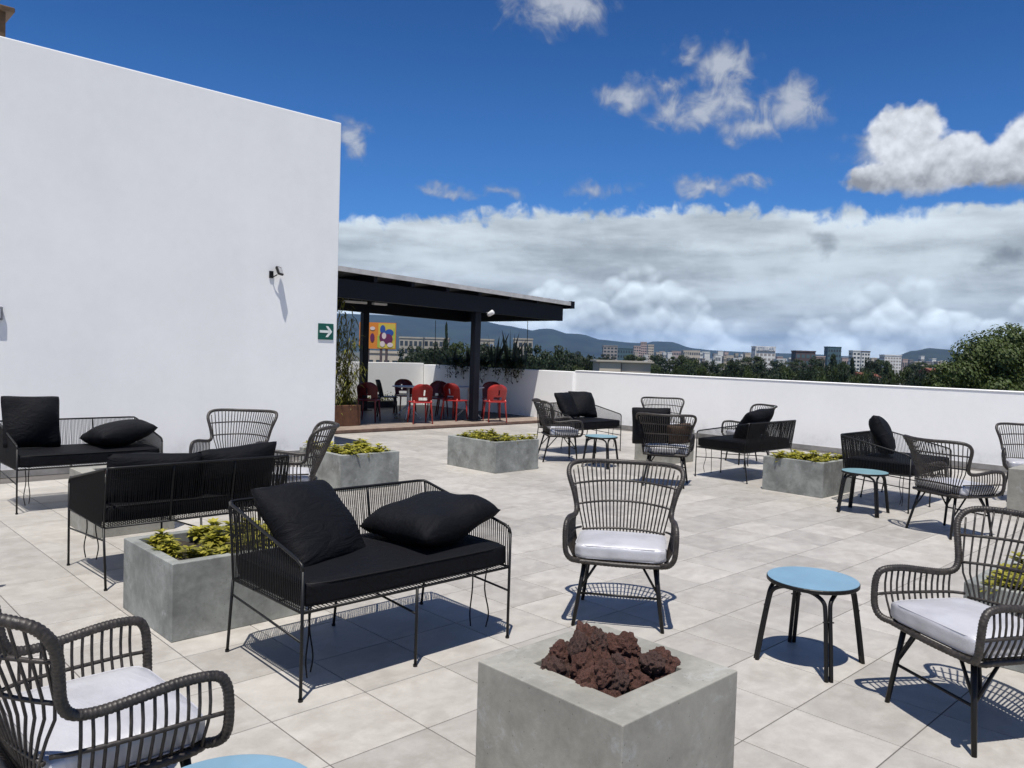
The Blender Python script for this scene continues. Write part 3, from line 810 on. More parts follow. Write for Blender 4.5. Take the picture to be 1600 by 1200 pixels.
def make_pit(label, cx, cy, seed, where, nrock):
    p = empty('fire_pit', (cx, cy, 0)); tag(p, label, 'fire pit', 'square concrete fire pits')
    m = MB(); box_with_well(m, PIT, PIT, PITH, .375, .375, .12)
    m.build('concrete_block', 'pit_concrete', p, bevel=.004, seg=2)
    rd = random.Random(seed); pts = []
    layers = ((PITH-.06, .16, .070, 13), (PITH-.015, .155, .070, 13), (PITH+.026, .13, .063, 8), (PITH+.056, .085, .055, 4)) if nrock else ((PITH-.06, .15, .06, 9),)
    for (z, rad, size, n) in layers:
        done = []
        for tr in range(600):
            if len(done) >= n: break
            x, y = rd.uniform(-rad, rad), rd.uniform(-rad, rad)
            if any((x-a)**2 + (y-b)**2 < (size*1.15)**2 for a, b in done): continue
            done.append((x, y))
            o = link('lava_rock', ROCKS[rd.randrange(8)], None, (cx+x, cy+y, z+rd.uniform(-.012, .012)), (rd.uniform(0, 6), rd.uniform(0, 6), rd.uniform(0, 6)))
            s = size * rd.uniform(.72, 1.05); o.scale = (s, s, s)
            hue = 'dark grey-brown' if o.data.materials[0].name == 'lava_dark' else 'rusty red'; lv = 'on top of the heap' if z > PITH + .06 else 'high in the heap' if z > PITH + .02 else 'at rim level' if z > PITH - .04 else 'at the bottom'
            tag(o, hue + ' lava rock ' + lv + ' in ' + where, 'rock', hue + ' rocks ' + lv + ' in ' + where)

# ================================================================ LAYOUT
chair0 = make_wicker_chair(); used = [0]
def chair(x, y, fx, fy, label):
    c = chair0 if not used[0] else copy_tree(chair0)
    used[0] = 1
    c.location = (x, y, 0); c.rotation_euler = (0, 0, face_dir(fx, fy))
    tag(c, label, 'armchair', 'wicker armchairs'); return c
chair(3.935, 3.058, -.81, -.585, 'wicker armchair facing the camera right behind the lava fire pit')
chair(4.03, 1.06, -.86, .51, 'large wicker armchair at right edge beside the blue side table')
chair(.70, 2.575, .995, .02, 'close-up wicker armchair in bottom left corner seen from its side')
chair(3.66, 7.88, -.72, -.69, 'wicker armchair against the white tower wall behind a sofa back')
chair(3.56, 6.46, -.84, .54, 'wicker armchair seen side-on beside the planter below the tower corner')
chair(8.95, 8.30, .82, -.57, 'wicker armchair side-on left of the farthest sofa, beside a planter')
chair(11.41, 8.08, -.75, -.66, 'farthest wicker armchair, back top showing against the parapet')
chair(8.45, 5.92, .86, .5, 'wicker armchair seen from behind with black cushion showing through it')
chair(11.42, 6.42, -.80, .60, 'wicker armchair mostly hidden behind the black sofa near the parapet')
chair(8.40, 2.60, .92, -.39, 'wicker armchair seen from behind next to the teal side table')
chair(11.35, 2.60, -.93, -.36, 'wicker armchair cut by the right edge in front of the parapet')
chair(.62, 5.98, .9, .43, 'wicker armchair cut off at the left edge, only a leg showing')

sofa0 = make_sofa(); used2 = [0]
def sofa(x, y, rz, label):
    s = sofa0 if not used2[0] else copy_tree(sofa0)
    used2[0] = 1
    s.location = (x, y, 0); s.rotation_euler = (0, 0, rz); tag(s, label, 'sofa', 'black cord sofas'); return (x, y, 0), rz
A = sofa(2.455, 3.56, 0, 'nearest black cord sofa with two pillows, beside the lava fire pit')
B = sofa(2.31, 5.86, math.pi, 'black cord sofa seen from its back behind the near planter')
C = sofa(2.44, 8.69, 0, 'black cord sofa along the white tower wall at far left')
D = sofa(10.17, 8.88, 0, 'farthest black cord sofa with two pillows near the pavilion')
E_ = sofa(10.07, 5.74, math.pi, 'black cord sofa seen from behind between planter and fire pit')
F_ = sofa(9.76, 3.57, 0, 'black cord sofa behind the teal side table on the right')
pillow(0, *A, (-.325, .12, .685), (46, 2, 16), 'black pillow leaning upright in left corner of the nearest sofa', 1.08)
pillow(1, *A, (.35, -.01, .66), (-2, -9, 4), 'black pillow lying against right arm of the nearest sofa', 1.2)
pillow(1, *B, (-.30, .255, .685), (72, 4, 3), 'black pillow filling the right half of the back-turned sofa', (1.28, .80, 1.0))
pillow(2, *B, (.29, .255, .67), (72, -2, -2), 'black pillow filling the left half of the back-turned sofa', (1.28, .80, 1.0))
pillow(2, *C, (-.42, .12, .80), (76, 2, 4), 'black pillow standing upright on the sofa by the tower wall', 1.05)
pillow(0, *C, (.34, .0, .67), (-4, -9, 6), 'black pillow lying flat on the sofa by the tower wall', 1.18)
pillow(1, *D, (-.16, .16, .77), (58, 0, 14), 'left one of two black pillows on the farthest sofa')
pillow(2, *D, (.22, .14, .78), (58, 4, -14), 'right one of two black pillows on the farthest sofa')
pillow(0, *E_, (.10, .17, .73), (52, 8, -12), 'black pillow on the sofa between planter and fire pit', 1.1)
pillow(2, *F_, (-.20, .13, .79), (66, 6, 26), 'black pillow upright on the sofa behind the teal table')
K = ((8.45, 5.92, 0), face_dir(.86, .5))
pillow(2, *K, (.19, .06, .745), (76, 2, 6), 'black pillow propped in the armchair that is seen from behind')
simple('brown_fabric', (.05, .028, .016), .85, var=.3, vscale=20)
bp = pillow(1, *K, (-.16, .03, .66), (60, 8, 10), 'small brown folded cushion in the armchair seen from behind', .62)
bp.data = bp.data.copy(); bp.data.materials[0] = MATS['brown_fabric']

t0 = make_table('table_blue'); t0.location = (4.13, 1.92, 0); tag(t0, 'blue round side table on black legs beside right wicker armchair', 'side table', 'round side tables')
def table(x, y, rz, label, mat=None):
    c = copy_tree(t0); c.location = (x, y, 0); c.rotation_euler = (0, 0, rz); tag(c, label, 'side table', 'round side tables')
    if mat:
        for ch in c.children:
            if ch.name.startswith('table_top'): ch.data = ch.data.copy(); ch.data.materials[0] = MATS[mat]
table(.88, 1.905, .2, 'blue round side table cut off by the bottom edge')
table(8.75, 3.54, .1, 'teal round side table before the right-hand sofa', 'table_teal')
table(9.0, 7.44, .3, 'small round side table in front of the farthest sofa', 'table_teal')

make_planter('near concrete planter left of the nearest sofa', 1.645, 2.445, 4.275, 5.03, .425, 1, 'in the planter beside the nearest sofa')
make_planter('concrete planter below the corner of the white tower', 4.80, 5.60, 7.70, 8.62, .41, 2, 'in the planter below the tower corner')
make_planter('concrete planter in front of the pavilion step', 7.22, 8.04, 7.77, 8.78, .42, 3, 'in the planter facing the pavilion')
make_planter('concrete planter by the long parapet, mid right', 9.23, 10.04, 4.22, 5.0, .42, 4, 'in the planter near the parapet')
make_planter('concrete planter half hidden behind the right wicker armchair', 4.86, 5.66, .62, 1.40, .42, 5, 'in the planter behind the right armchair')
make_pit('square concrete fire pit heaped with lava rocks at bottom centre', 2.22, 1.77, 11, 'the nearest fire pit', 1)
make_pit('concrete fire pit behind the back-turned sofa', 2.36, 7.27, 12, 'the left fire pit', 0)
make_pit('pale concrete fire pit behind an armchair near the parapet', 10.43, 7.34, 13, 'the far fire pit', 0)
make_pit('concrete fire pit cut by the right edge of the view', 10.48, 2.21, 14, 'the right edge fire pit', 0)

# ================================================================ FIXTURES ON THE TOWER
def make_floodlight():
    f = empty('floodlight', (5.40, TWY, 2.62)); tag(f, 'small black floodlight on a bracket high on the tower wall', 'floodlight')
    MB().box(-.03, .03, -.02, 0, -.05, .05).build('wall_plate', 'black_metal', f, bevel=.003)
    MB().tube([(0, -.015, -.02), (.02, -.045, -.03), (.06, -.07, .0)], .008, 6).build('bracket', 'black_metal', f, smooth=True)
    M = Matrix.Translation((.085, -.088, .055)) @ Euler((R(-28), R(6), R(24))).to_matrix().to_4x4()
    h = MB().box(-.05, .05, -.018, .018, -.065, .065, M).build('housing', 'black_metal', f, bevel=.006)
    MB().box(-.037, .037, -.0205, -.0185, -.048, .048, M).build('lens', 'lamp_glass', h)
    m = MB()
    for k in range(5): m.box(-.04, .04, .0185, .028, -.048 + k*.022, -.041 + k*.022, M)
    m.build('cooling_fins', 'black_metal', h)
    g = empty('wall_lamp', (2.04, TWY, 1.88)); tag(g, 'grey wall lamp just peeking in at the left edge', 'lamp')
    MB().box(-.07, .085, -.05, 0, -.075, .08).build('housing', 'grey_metal', g, bevel=.008)
    MB().box(-.05, .065, -.056, -.051, -.05, .055).build('lens', 'lamp_glass', g)
make_floodlight()
def make_sign():
    s = empty('exit_sign', (6.295, TWY, 1.85)); tag(s, 'green square exit sign with white right-pointing arrow', 'sign')
    MB().box(-.13, .13, -.012, -.001, -.12, .12).build('plate', 'sign_green', s, bevel=.003)
    m = MB()
    def poly(pts): 
        n = len(pts); m.add([(x, -.0165, z) for x, z in pts] + [(x, -.0122, z) for x, z in pts], [tuple(range(n))[::-1]] + [(i, (i+1) % n, n+(i+1) % n, n+i) for i in range(n)])
    poly([(-.105, -.019), (.055, -.019), (.055, .019), (-.105, .019)][::-1])
    poly([(-.005, .082), (.035, .082), (.105, .0), (.035, -.082), (-.005, -.082), (.058, .0)])
    m.build('arrow', 'sign_white', s)
make_sign()
def make_roof_frame():
    e = empty('rooftop_bench_frame', (1.88, 11.25, 4.985)); tag(e, 'dark timber stand on top of the tower at top left corner', 'stand')
    for x in (-1.3, .30):
        for y in (-.25, .35): MB().box(x-.035, x+.035, y-.035, y+.035, 0, .40).build('leg', 'rust_wood', e)
    MB().box(-1.45, .42, -.34, .44, .402, .46).build('top', 'rust_wood', e, bevel=.01)
    MB().box(-1.3, .27, -.29, -.26, .25, .40).build('apron', 'rust_wood', e)
    MB().lathe([(.32, 0), (.36, .05), (.36, .55), (.30, .66), (.08, .70)], 28, (-.42, .05, .461)).build('tank', 'grey_metal', e, smooth=True)
make_roof_frame()

# ================================================================ PAVILION FURNITURE
def make_red_chair():
    c = empty('bistro_chair')
    n = 14; vs = []; fs = []; idx = {}
    def P(u, z):                                     # u across -1..1, z height; shell curves forward at its edges
        w = .215 + .02 * math.sin((z - .45) * 4)
        top = 1.0
        if z > .70: w *= math.sqrt(max(0.02, 1 - ((z - .70) / .155) ** 2)) * .98 + .02
        x = u * w; y = .20 + (z - .45) * .24 - .10 * u * u
        return (x, y, z)
    zs = [.47, .50, .53, .56, .60, .64, .68, .72, .76, .79, .815, .835, .848]
    b = bmesh.new(); V = {}
    for i in range(n + 1):
        for j, z in enumerate(zs): V[i, j] = b.verts.new(P(-1 + 2*i/n, z))
    for i in range(n):
        for j in range(len(zs) - 1):
            if j in (1, 2) and 4 <= i <= 9: continue         # handle slot
            if j in (4, 5, 6) and i == 6: continue            # centre slit
            b.faces.new((V[i, j], V[i+1, j], V[i+1, j+1], V[i, j+1]))
    bmesh.ops.solidify(b, geom=b.faces[:], thickness=.014)
    me = bpy.data.meshes.new('backrest'); b.to_mesh(me); b.free(); me.materials.append(MATS['red_plastic'])
    for p in me.polygons: p.use_smooth = False
    link('backrest', me, c)
    link('seat', cushion_mesh('seat', .43, .43, .032, 'red_plastic', -.006, 8), c, (0, 0, .452))
    for sx in (-1, 1):
        MB().tube([(sx*.175,-.17,.45), (sx*.205,-.21,0)], [.020,.014], 8).build('leg', 'red_plastic', c, smooth=True)
        MB().tube([(sx*.19,.19,.50), (sx*.185,.19,.44), (sx*.215,.25,0)], [.018,.020,.014], 8).build('leg', 'red_plastic', c, smooth=True)
    return c
def make_pav_table():
    t = empty('cafe_table')
    MB().lathe([(.33,.715),(.36,.718),(.365,.728),(.36,.738)], 36).build('table_top', 'white_plastic', t)
    MB().tube([(0,0,.714),(0,0,.25)], .03, 10).build('column', 'white_plastic', t, smooth=True)
    for k in range(4):
        a = math.pi/4 + k*math.pi/2
        MB().tube([(0,0,.32),(math.cos(a)*.30,math.sin(a)*.30,0)], [.022,.016], 7).build('leg', 'white_plastic', t, smooth=True)
    return t
def pav(px, dep): return at((px - 800) / 1249.55 * dep, dep)
rc = make_red_chair(); ru = [0]
def red_chair(x, y, fx, fy, label, mat=None):
    c = rc if not ru[0] else copy_tree(rc)
    ru[0] = 1
    c.location = (x, y, .06); c.rotation_euler = (0, 0, face_dir(fx, fy)); tag(c, label, 'chair', 'plastic chairs under the pavilion')
    if mat:
        for ch in c.children: ch.data = ch.data.copy(); ch.data.materials[0] = MATS[mat]
red_chair(*pav(657, 17.1), .35, .94, 'bright red plastic chair at the step edge, its back to the camera')
red_chair(*pav(712, 18.1), .97, .25, 'red plastic chair turned right towards the table by the post')
red_chair(*pav(774, 18.1), .42, .9, 'red plastic chair right of the front steel post')
red_chair(*pav(577, 17.3), .75, .65, 'dark red plastic chair leftmost under the pavilion, behind the climbing plant', 'maroon_plastic')
red_chair(*pav(606, 18.7), .9, -.5, 'black plastic chair seen side-on behind the left cafe table', 'dark_plastic')
red_chair(*pav(634, 19.3), -.3, -.95, 'maroon plastic chair behind the left cafe table facing the terrace', 'maroon_plastic')
red_chair(*pav(684, 18.7), -.7, -.6, 'maroon plastic chair between the two cafe tables', 'maroon_plastic')
red_chair(*pav(768, 19.4), -.6, -.6, 'maroon plastic chair half hidden behind the red chair by the post', 'maroon_plastic')
red_chair(*pav(699, 19.2), .6, -.6, 'maroon plastic chair behind the red chair left of the post', 'maroon_plastic')
tb = make_pav_table(); tb.location = (*pav(638, 18.2), .06); tag(tb, 'pale round cafe table left under the pavilion among red chairs', 'table', 'cafe tables')
tb2 = copy_tree(tb); tb2.location = (*pav(733, 18.9), .06); tag(tb2, 'pale round cafe table just behind the front steel post', 'table', 'cafe tables')
def make_pav_lights():
    s = empty('spotlight', (12.12, 13.36, 2.50)); tag(s, 'small white spotlight clamped above the front pavilion post', 'lamp')
    MB().tube([(0, .14, .02), (0, .02, .0)], .012, 6).build('arm', 'grey_metal', s)
    M = Matrix.Translation((0, -.02, .0)) @ Euler((R(60), 0, R(20))).to_matrix().to_4x4()
    m = MB(); m.lathe([(.03,-.09),(.05,-.05),(.055,.06),(.045,.07)], 14); m.v = [tuple(M @ Vector(p)) for p in m.v]
    m.build('head', 'lamp_white', s, smooth=True)
    for k, (x, y, w) in enumerate(((9.62, 15.0, .58), (10.26, 15.0, .36))):
        l = empty('tube_light', (x, y, 2.60)); tag(l, ('left' if k == 0 else 'right') + ' one of two white tube lights under the pavilion roof', 'lamp', 'tube lights under the roof')
        MB().box(-w/2, w/2, -.05, .05, .0, .05).build('batten', 'lamp_white', l, bevel=.01)
        for q in (-.3*w, .3*w): MB().tube([(q, 0, .05), (q, 0, .40)], .006, 5).build('hanger', 'grey_metal', l)
    for k, (x, y, z, lab) in enumerate(((14.3, 14.35, 2.45, 'thin cable hanging from the right end of the pavilion beam'), (13.6, 17.2, 2.45, 'thin cable hanging from the back beam of the pavilion'))):
        m = MB().tube([(0, 0, 0), (.01, 0, -.5), (0, .01, -1.15)], .008, 5).build('hanging_cable', 'black_metal', None, loc=(x, y, z)); tag(m, lab, 'cable')
make_pav_lights()

# ------------------------------------------------ plants round the pavilion
def sword_plant(x, y, z, h, n, seed, label):
    rd = random.Random(seed); e = empty('sword_leaf_plant', (x, y, z)); tag(e, label, 'plant', 'sword-leaved plants on the pavilion wall')
    for k in range(n):
        a = rd.uniform(0, 6.28); lean = rd.uniform(.05, .42); L = h * rd.uniform(.6, 1.1)
        m = MB(); d = Vector((math.cos(a)*lean, math.sin(a)*lean, 1)).normalized(); side = d.cross(Vector((math.cos(a+1.2), math.sin(a+1.2), 0))).normalized()
        b = Vector((math.cos(a)*.05, math.sin(a)*.05, 0)); vs = []; fs = []
        w = rd.uniform(.03, .05)
        for i, pr in enumerate((.6, 1.0, .95, .6, .05)):
            t = i/4; c = b + d*(L*t) + Vector((math.cos(a), math.sin(a), 0))*(lean*.25*L*t*t); nn = side.cross(d)
            vs += [c - side*w*pr, c + nn*w*pr*.35, c + side*w*pr]
        for i in range(4): q = i*3; fs += [(q, q+1, q+4, q+3), (q+1, q+2, q+5, q+4)]
        m.add(vs, fs); m.build('leaf', 'sword_leaf', e)
for k, (y, h, n) in enumerate(((17.3, .55, 8), (16.5, .75, 10), (15.55, .95, 12), (14.95, 1.05, 13), (14.45, .75, 9))):
    sword_plant(PX + .10, y, 1.2, h, n, 40 + k, ('shortest, farthest', 'second farthest', 'middle', 'tallest', 'rightmost')[k] + ' dark sword-leaved plant on top of the pavilion wall')
def trailing(x, y, z, seed, label, w=.5, n=420):
    rd = random.Random(seed); e = empty('trailing_plant', (x, y, z)); tag(e, label, 'plant', 'trailing plants on the pavilion wall')
    m = MB(); st = MB()
    for s in range(9):
        a = rd.uniform(-w, w); dx = -rd.uniform(.06, .22); L = rd.uniform(.05, .38)
        P = catmull([(.05, a, .02), (dx*.4, a*1.02, .10), (dx, a*1.1, .02), (dx*1.05, a*1.15, -L)], 5); st.tube(P, .005, 4)
        for q in range(n // 9):
            p = P[rd.randrange(len(P))]; d = (rd.uniform(-1, 1), rd.uniform(-1, 1), rd.uniform(-.6, .9))
            leaf_geo(m, Vector(p) + Vector((rd.uniform(-.05, .05), rd.uniform(-.07, .07), rd.uniform(-.03, .16))), d, rd.uniform(.05, .11), .05, .3, .2, 2)
    m.build('foliage', 'dark_leaf', e); st.build('stems', 'stem', e)
for k, y in enumerate((17.0, 16.0, 15.2, 14.5)):
    trailing(PX - .03, y, 1.24, 60 + k, ('farthest', 'second', 'third', 'nearest')[k] + ' dark trailing plant hanging over the pavilion wall')
def climber():
    p = empty('terracotta_trough', (8.35, 13.95, .06)); tag(p, 'brown terracotta trough beside the tower corner', 'planter')
    m = MB(); box_with_well(m, 1.3, .45, .42, 1.2, .36, .1); m.build('trough', 'terracotta', p, bevel=.01)
    rough_soil(1.2, .36, .38, 5).build('soil', 'soil', p)
    rd = random.Random(5)
    for k in range(3):
        e = empty('bamboo_plant', (8.10 + .34*k, 13.95, .42)); tag(e, ('left', 'middle', 'right')[k] + ' yellow-green bamboo plant rising from the brown trough', 'plant', 'bamboo by the tower corner')
        fo = MB(); st = MB()
        for s in range(9):
            x, y = rd.uniform(-.14, .14), rd.uniform(-.12, .12); H = rd.uniform(.7, 2.55) * (1.0 if k < 2 else .8); bx, by = rd.uniform(-.2, .26), rd.uniform(-.2, .2)
            P = catmull([(x, y, 0), (x+bx*.25, y+by*.25, H*.45), (x+bx*.7, y+by*.7, H*.8), (x+bx*1.2, y+by*1.2, H)], 5); st.tube(P, .008, 5)
            for q in range(110):
                i = rd.randrange(0, len(P)); c = Vector(P[i]) + Vector((rd.uniform(-.12, .12), rd.uniform(-.12, .12), rd.uniform(-.08, .08)))
                leaf_geo(fo, c, (rd.uniform(-1, 1), rd.uniform(-1, 1), rd.uniform(-.8, .3)), rd.uniform(.09, .17), .026, .35, .2, 2)
        fo.build('foliage', 'bamboo_leaf', e); st.build('stems', 'stem', e)
climber()
def back_bed():
    e = empty('green_hedge_trough', (10.6, BY - .28, .06)); tag(e, 'low trough of green plants along the foot of the back wall', 'planter')
    MB().box(-2.2, 2.3, -.2, .2, 0, .16).build('trough', 'dark_plastic', e, bevel=.01)
    rd = random.Random(9); m = MB()
    for q in range(1500):
        leaf_geo(m, (rd.uniform(-2.15, 2.25), rd.uniform(-.2, .2), .15 + abs(rd.gauss(0, .09))), (rd.uniform(-1, 1), rd.uniform(-1, 1), rd.uniform(0, 1)), rd.uniform(.05, .1), .04, .3, .2, 2)
    m.build('foliage', 'bamboo_leaf', e)
back_bed()

# ================================================================ THE CITY BEYOND
GZ = -15.0
def make_ground():
    m, t, b = material('city_ground')
    pos = t.new('ShaderNodeNewGeometry').outputs['Position']
    n = t.noise(pos, 0.012, 6, 0.6); n2 = t.noise(pos, 0.08, 4, 0.6)
    c = t.mix(t.ramp(n, .4, .6), (0.035, 0.05, 0.02, 1), (0.12, 0.11, 0.095, 1)); c = t.mix(t.ramp(n2, .5, .65, 0, .6), c, (0.03, 0.045, 0.018, 1))
    t.l.new(c, b.inputs['Base Color']); b.inputs['Roughness'].default_value = 0.9
    mb = MB(); n_ = 48; rad = (0, 60, 400, 2500, 14000)
    vs = [(0, 0, GZ)]; fs = []
    for r in rad[1:]:
        for k in range(n_): vs.append((r*math.cos(6.28319*k/n_), r*math.sin(6.28319*k/n_), GZ))
    for k in range(n_): fs.append((0, 1+k, 1+(k+1) % n_))
    for q in range(len(rad)-2):
        a = 1+q*n_
        for k in range(n_): fs.append((a+k, a+n_+k, a+n_+(k+1) % n_, a+(k+1) % n_))
    mb.add(vs, fs); tag(mb.build('ground', 'city_ground'), 'city ground far below the terrace', kind='structure')
make_ground()
def hor(px): return 553.2 + .0306 * (px - 800)
simple('hill_green', (0.016, 0.024, 0.014), 0.95, var=0.45, vscale=0.004, coord='Object')
def make_hills(name, D, ridge, depth, label, seed, amp):
    from mathutils import noise as mn
    def top(lat):
        x = 800 + lat / D * 1249.55
        if x <= ridge[0][0]: return ridge[0][1] * D / 1249.55
        for (a, ha), (b, hb) in zip(ridge, ridge[1:]):
            if x <= b:
                t = (x-a)/(b-a); t = t*t*(3-2*t); return (ha+(hb-ha)*t) * D / 1249.55
        return ridge[-1][1] * D / 1249.55
    l0 = (ridge[0][0]-800)/1249.55*D; l1 = (ridge[-1][0]-800)/1249.55*D
    nx, ny = 220, 26; vs = []; fs = []
    for j in range(ny+1):
        s = j/ny; prof = math.sin(min(1, s*1.6)*math.pi/2) if s < .625 else math.cos((s-.625)/.375*math.pi/2)
        for i in range(nx+1):
            lat = l0+(l1-l0)*i/nx; dep = D - depth*.625 + depth*s
            k = mn.fractal(Vector((lat*.0011, dep*.0011, seed)), 1.0, 2.0, 5)
            h = (top(lat)+EYE-GZ)*prof
            h *= 1 + k*amp*1.6*(1-prof) + k*.03
            x, y = at(lat*dep/D, dep); vs.append((x, y, GZ-2+max(0, h)))
    for j in range(ny):
        for i in range(nx): a = j*(nx+1)+i; fs.append((a, a+1, a+nx+2, a+nx+1))
    m = MB(); m.add(vs, fs); tag(m.build(name, 'hill_green', smooth=True), label, kind='structure')
rg = [(-300,470),(100,474),(400,478),(530,483),(640,488),(740,494),(790,503),(815,508),(830,511),(845,508),(862,509),(880,516),(905,517),(936,525),(985,529),(1003,530),(1022,527),(1045,528),(1080,538),(1110,541),(1172,544),(1260,547),(1330,551),(1400,556),(1600,562),(2000,575)]
make_hills('mountain_range', 7500, [(x, max(1, hor(x)-y-6)) for x, y in rg], 2600, 'long blue mountain range on the horizon', 3.1, .30)
rg2 = [(1280,575),(1330,566),(1395,556),(1425,548),(1450,544),(1478,546),(1505,553),(1540,561),(1600,566),(1700,578)]
make_hills('lone_hill', 5200, [(x, max(.5, hor(x)-y)) for x, y in rg2], 1600, 'single rounded hill on the horizon at right', 8.3, .15)

# ------------------------------------------------ buildings
def bmat(name, c): simple(name, c, .8, var=.12, vscale=.15)
for nm, c in dict(b_white=(.62,.62,.60), b_cream=(.48,.42,.34), b_grey=(.27,.25,.24), b_pink=(.40,.31,.28), b_brown=(.085,.062,.066), b_glass=(.06,.11,.13), b_redroof=(.17,.055,.035), b_stone=(.36,.33,.28)).items(): bmat(nm, c)
simple('window_dark', (.03,.04,.05), .2, spec=.8)
simple('sign_blue', (.18,.24,.36), .5)
def building(px0, px1, ytop, dep, mat, label, name='office_block', floors=6, cols=5, thick=None, turn=0.0, winh=.5, roof=None, group='buildings on the skyline', win='window_dark', rh=.8):
    pc = (px0+px1)/2; w = (px1-px0)/1249.55*dep; x, y = at((pc-800)/1249.55*dep, dep); top = EYE + (hor(pc)-ytop)*dep/1249.55; h = top-GZ
    e = empty(name, (x, y, GZ), YAW - math.pi/2 + math.pi/2 - math.pi/2 + turn); tag(e, label, 'building', group)
    e.rotation_euler[2] = math.atan2(SY, CY) - math.pi/2 + turn
    d = thick or max(8, w*.7); a = w/2
    MB().box(-a, a, -d/2, d/2, 0, h).build('wall', mat, e)
    MB().box(-a-.25, a+.25, -d/2-.25, d/2+.25, h+.01, h+rh).build('roof', roof or mat, e)
    if floors:
        m = MB(); vis = min(h*.9, max(12, (top + 12)))
        fh = vis/floors
        for i in range(floors):
            z = h - fh*(i+.5) - .6
            for j in range(cols):
                cx = -a + w*(j+.5)/cols; ww = w/cols*.32
                m.box(cx-ww, cx+ww, -d/2-.06, -d/2+.05, z-fh*winh/2, z+fh*winh/2)
            for j in range(3):
                cy = -d/2 + d*(j+.5)/3
                for s in (-1, 1): m.box(s*a-.06, s*a+.06, cy-d*.1, cy+d*.1, z-fh*winh/2, z+fh*winh/2)
        tag(m.build('windows', win, e), kind='stuff')
    return e, w, h, d
building(940,962,541,900,'b_grey','grey-brown tower block rising left of the weathered concrete roof',floors=7,cols=4)
building(962,986,545,1000,'b_glass','dark low block right beside the grey-brown tower',floors=4,cols=6)
building(988,999,541,1500,'b_pink','short pinkish tower left of the twin pink towers',floors=7,cols=3)
building(999,1008,535,1500,'b_pink','tallest pinkish twin tower on the left skyline',floors=9,cols=3)
building(1010,1019,539,1450,'b_cream','right cream twin tower on the left skyline',floors=8,cols=3)
building(1022,1045,551,1600,'b_cream','long low cream block right of the twin towers',floors=3,cols=9)
building(1047,1062,549,1700,'b_pink','low pale pink block in mid skyline',floors=3,cols=6)
building(1064,1090,548,1500,'b_cream','wide cream block with flat roof in mid skyline',floors=3,cols=8)
building(1094,1106,550,1800,'b_white','small white block left of the signed white tower',floors=3,cols=4)
building(1112,1122,553,1500,'b_grey','small grey block left of the signed white tower',floors=3,cols=4)
building(1132,1144,556,1200,'b_cream','tiny cream house block left of the signed white tower',floors=2,cols=4)
building(1150,1172,564,700,'b_stone','flat stone-coloured roof left of the signed white tower',floors=1,cols=5)
e, w, h, d = building(1175,1206,542.5,800,'b_white','white tower with a large lettered sign across its top',floors=6,cols=5,win='b_grey')
MB().box(-w/2+.6, w/2-.6, -d/2-.9, -d/2-.3, h-3.6, h+.6).build('sign_board', 'b_white', e)
def text(body, size, mat, parent, loc, name='lettering'):
    cu = bpy.data.curves.new(name, 'FONT'); cu.body = body; cu.size = size; cu.align_x = 'CENTER'; cu.extrude = .05
    o = bpy.data.objects.new(name, cu); col.objects.link(o)
    dg = bpy.context.evaluated_depsgraph_get(); me = bpy.data.meshes.new_from_object(o.evaluated_get(dg)); bpy.data.objects.remove(o)
    me.materials.append(MATS[mat]); return link(name, me, parent, loc, (R(90), 0, 0))
text('STELLAR', 4.2, 'sign_blue', e, (0, -d/2-1.0, h-3.1))
building(1210,1222,562,700,'b_white','low white shed right of the signed white tower',floors=1,cols=4)
building(1238,1268,550,500,'b_brown','dark purple-brown office block right of the signed tower',floors=5,cols=4,win='b_glass')
building(1270,1284,558,600,'b_pink','low pinkish wing beside the dark purple-brown block',floors=2,cols=4)
building(1288,1309,543,750,'b_glass','dark teal glass block with flat roof',floors=6,cols=5,win='window_dark')
building(1327,1339,549,650,'b_white','slim white tower left of its dark-topped neighbour',floors=8,cols=2)
building(1341,1354,550,680,'b_white','slim white tower with a dark flat top',floors=8,cols=3,roof='b_brown')
building(1376,1402,556,600,'b_white','wide white apartment tower with rows of balconies',floors=9,cols=6,win='b_grey')
for k, (a, b_, yt, dep, mt) in enumerate(((1312,1322,560,900,'b_pink'),(1357,1366,560,900,'b_cream'),(1367,1374,563,800,'b_pink'),(1406,1414,562,900,'b_pink'),(1417,1422,563,1000,'b_grey'),(1424,1432,566,800,'b_cream'),(1435,1440,557,1200,'b_white'),(1442,1450,566,800,'b_grey'),(1452,1458,561,1000,'b_white'),(1460,1466,566,800,'b_cream'),(1468,1475,565,900,'b_white'),(1434,1446,572,500,'b_cream'))):
    building(a, b_, yt, dep, mt, ('first second third fourth fifth sixth seventh eighth ninth tenth eleventh twelfth'.split()[k]) + ' small pale far building from the left near the lone hill', 'far_house', 2, 3, group='small far buildings before the lone hill')
rs = random.Random(77)
for (a, b_, y0, y1, n, lab) in ((1020,1172,549,562,30,'tiny pale building in the far skyline left of the signed tower'), (1206,1240,556,564,6,'tiny pale building just right of the signed tower'), (1404,1480,562,574,20,'tiny pale building at the foot of the lone hill'), (985,1020,548,556,6,'tiny pale building below the twin pink towers')):
    for q in range(n):
        px = a + (b_-a)*(q+rs.uniform(.1, .9))/n; w_ = rs.uniform(4, 9)
        building(px-w_/2, px+w_/2, rs.uniform(y0, y1), rs.uniform(700, 1900), rs.choice(('b_white','b_cream','b_pink','b_grey','b_white','b_stone')), lab, 'far_house', rs.choice((0, 2, 3)), 3, group=lab + 's')
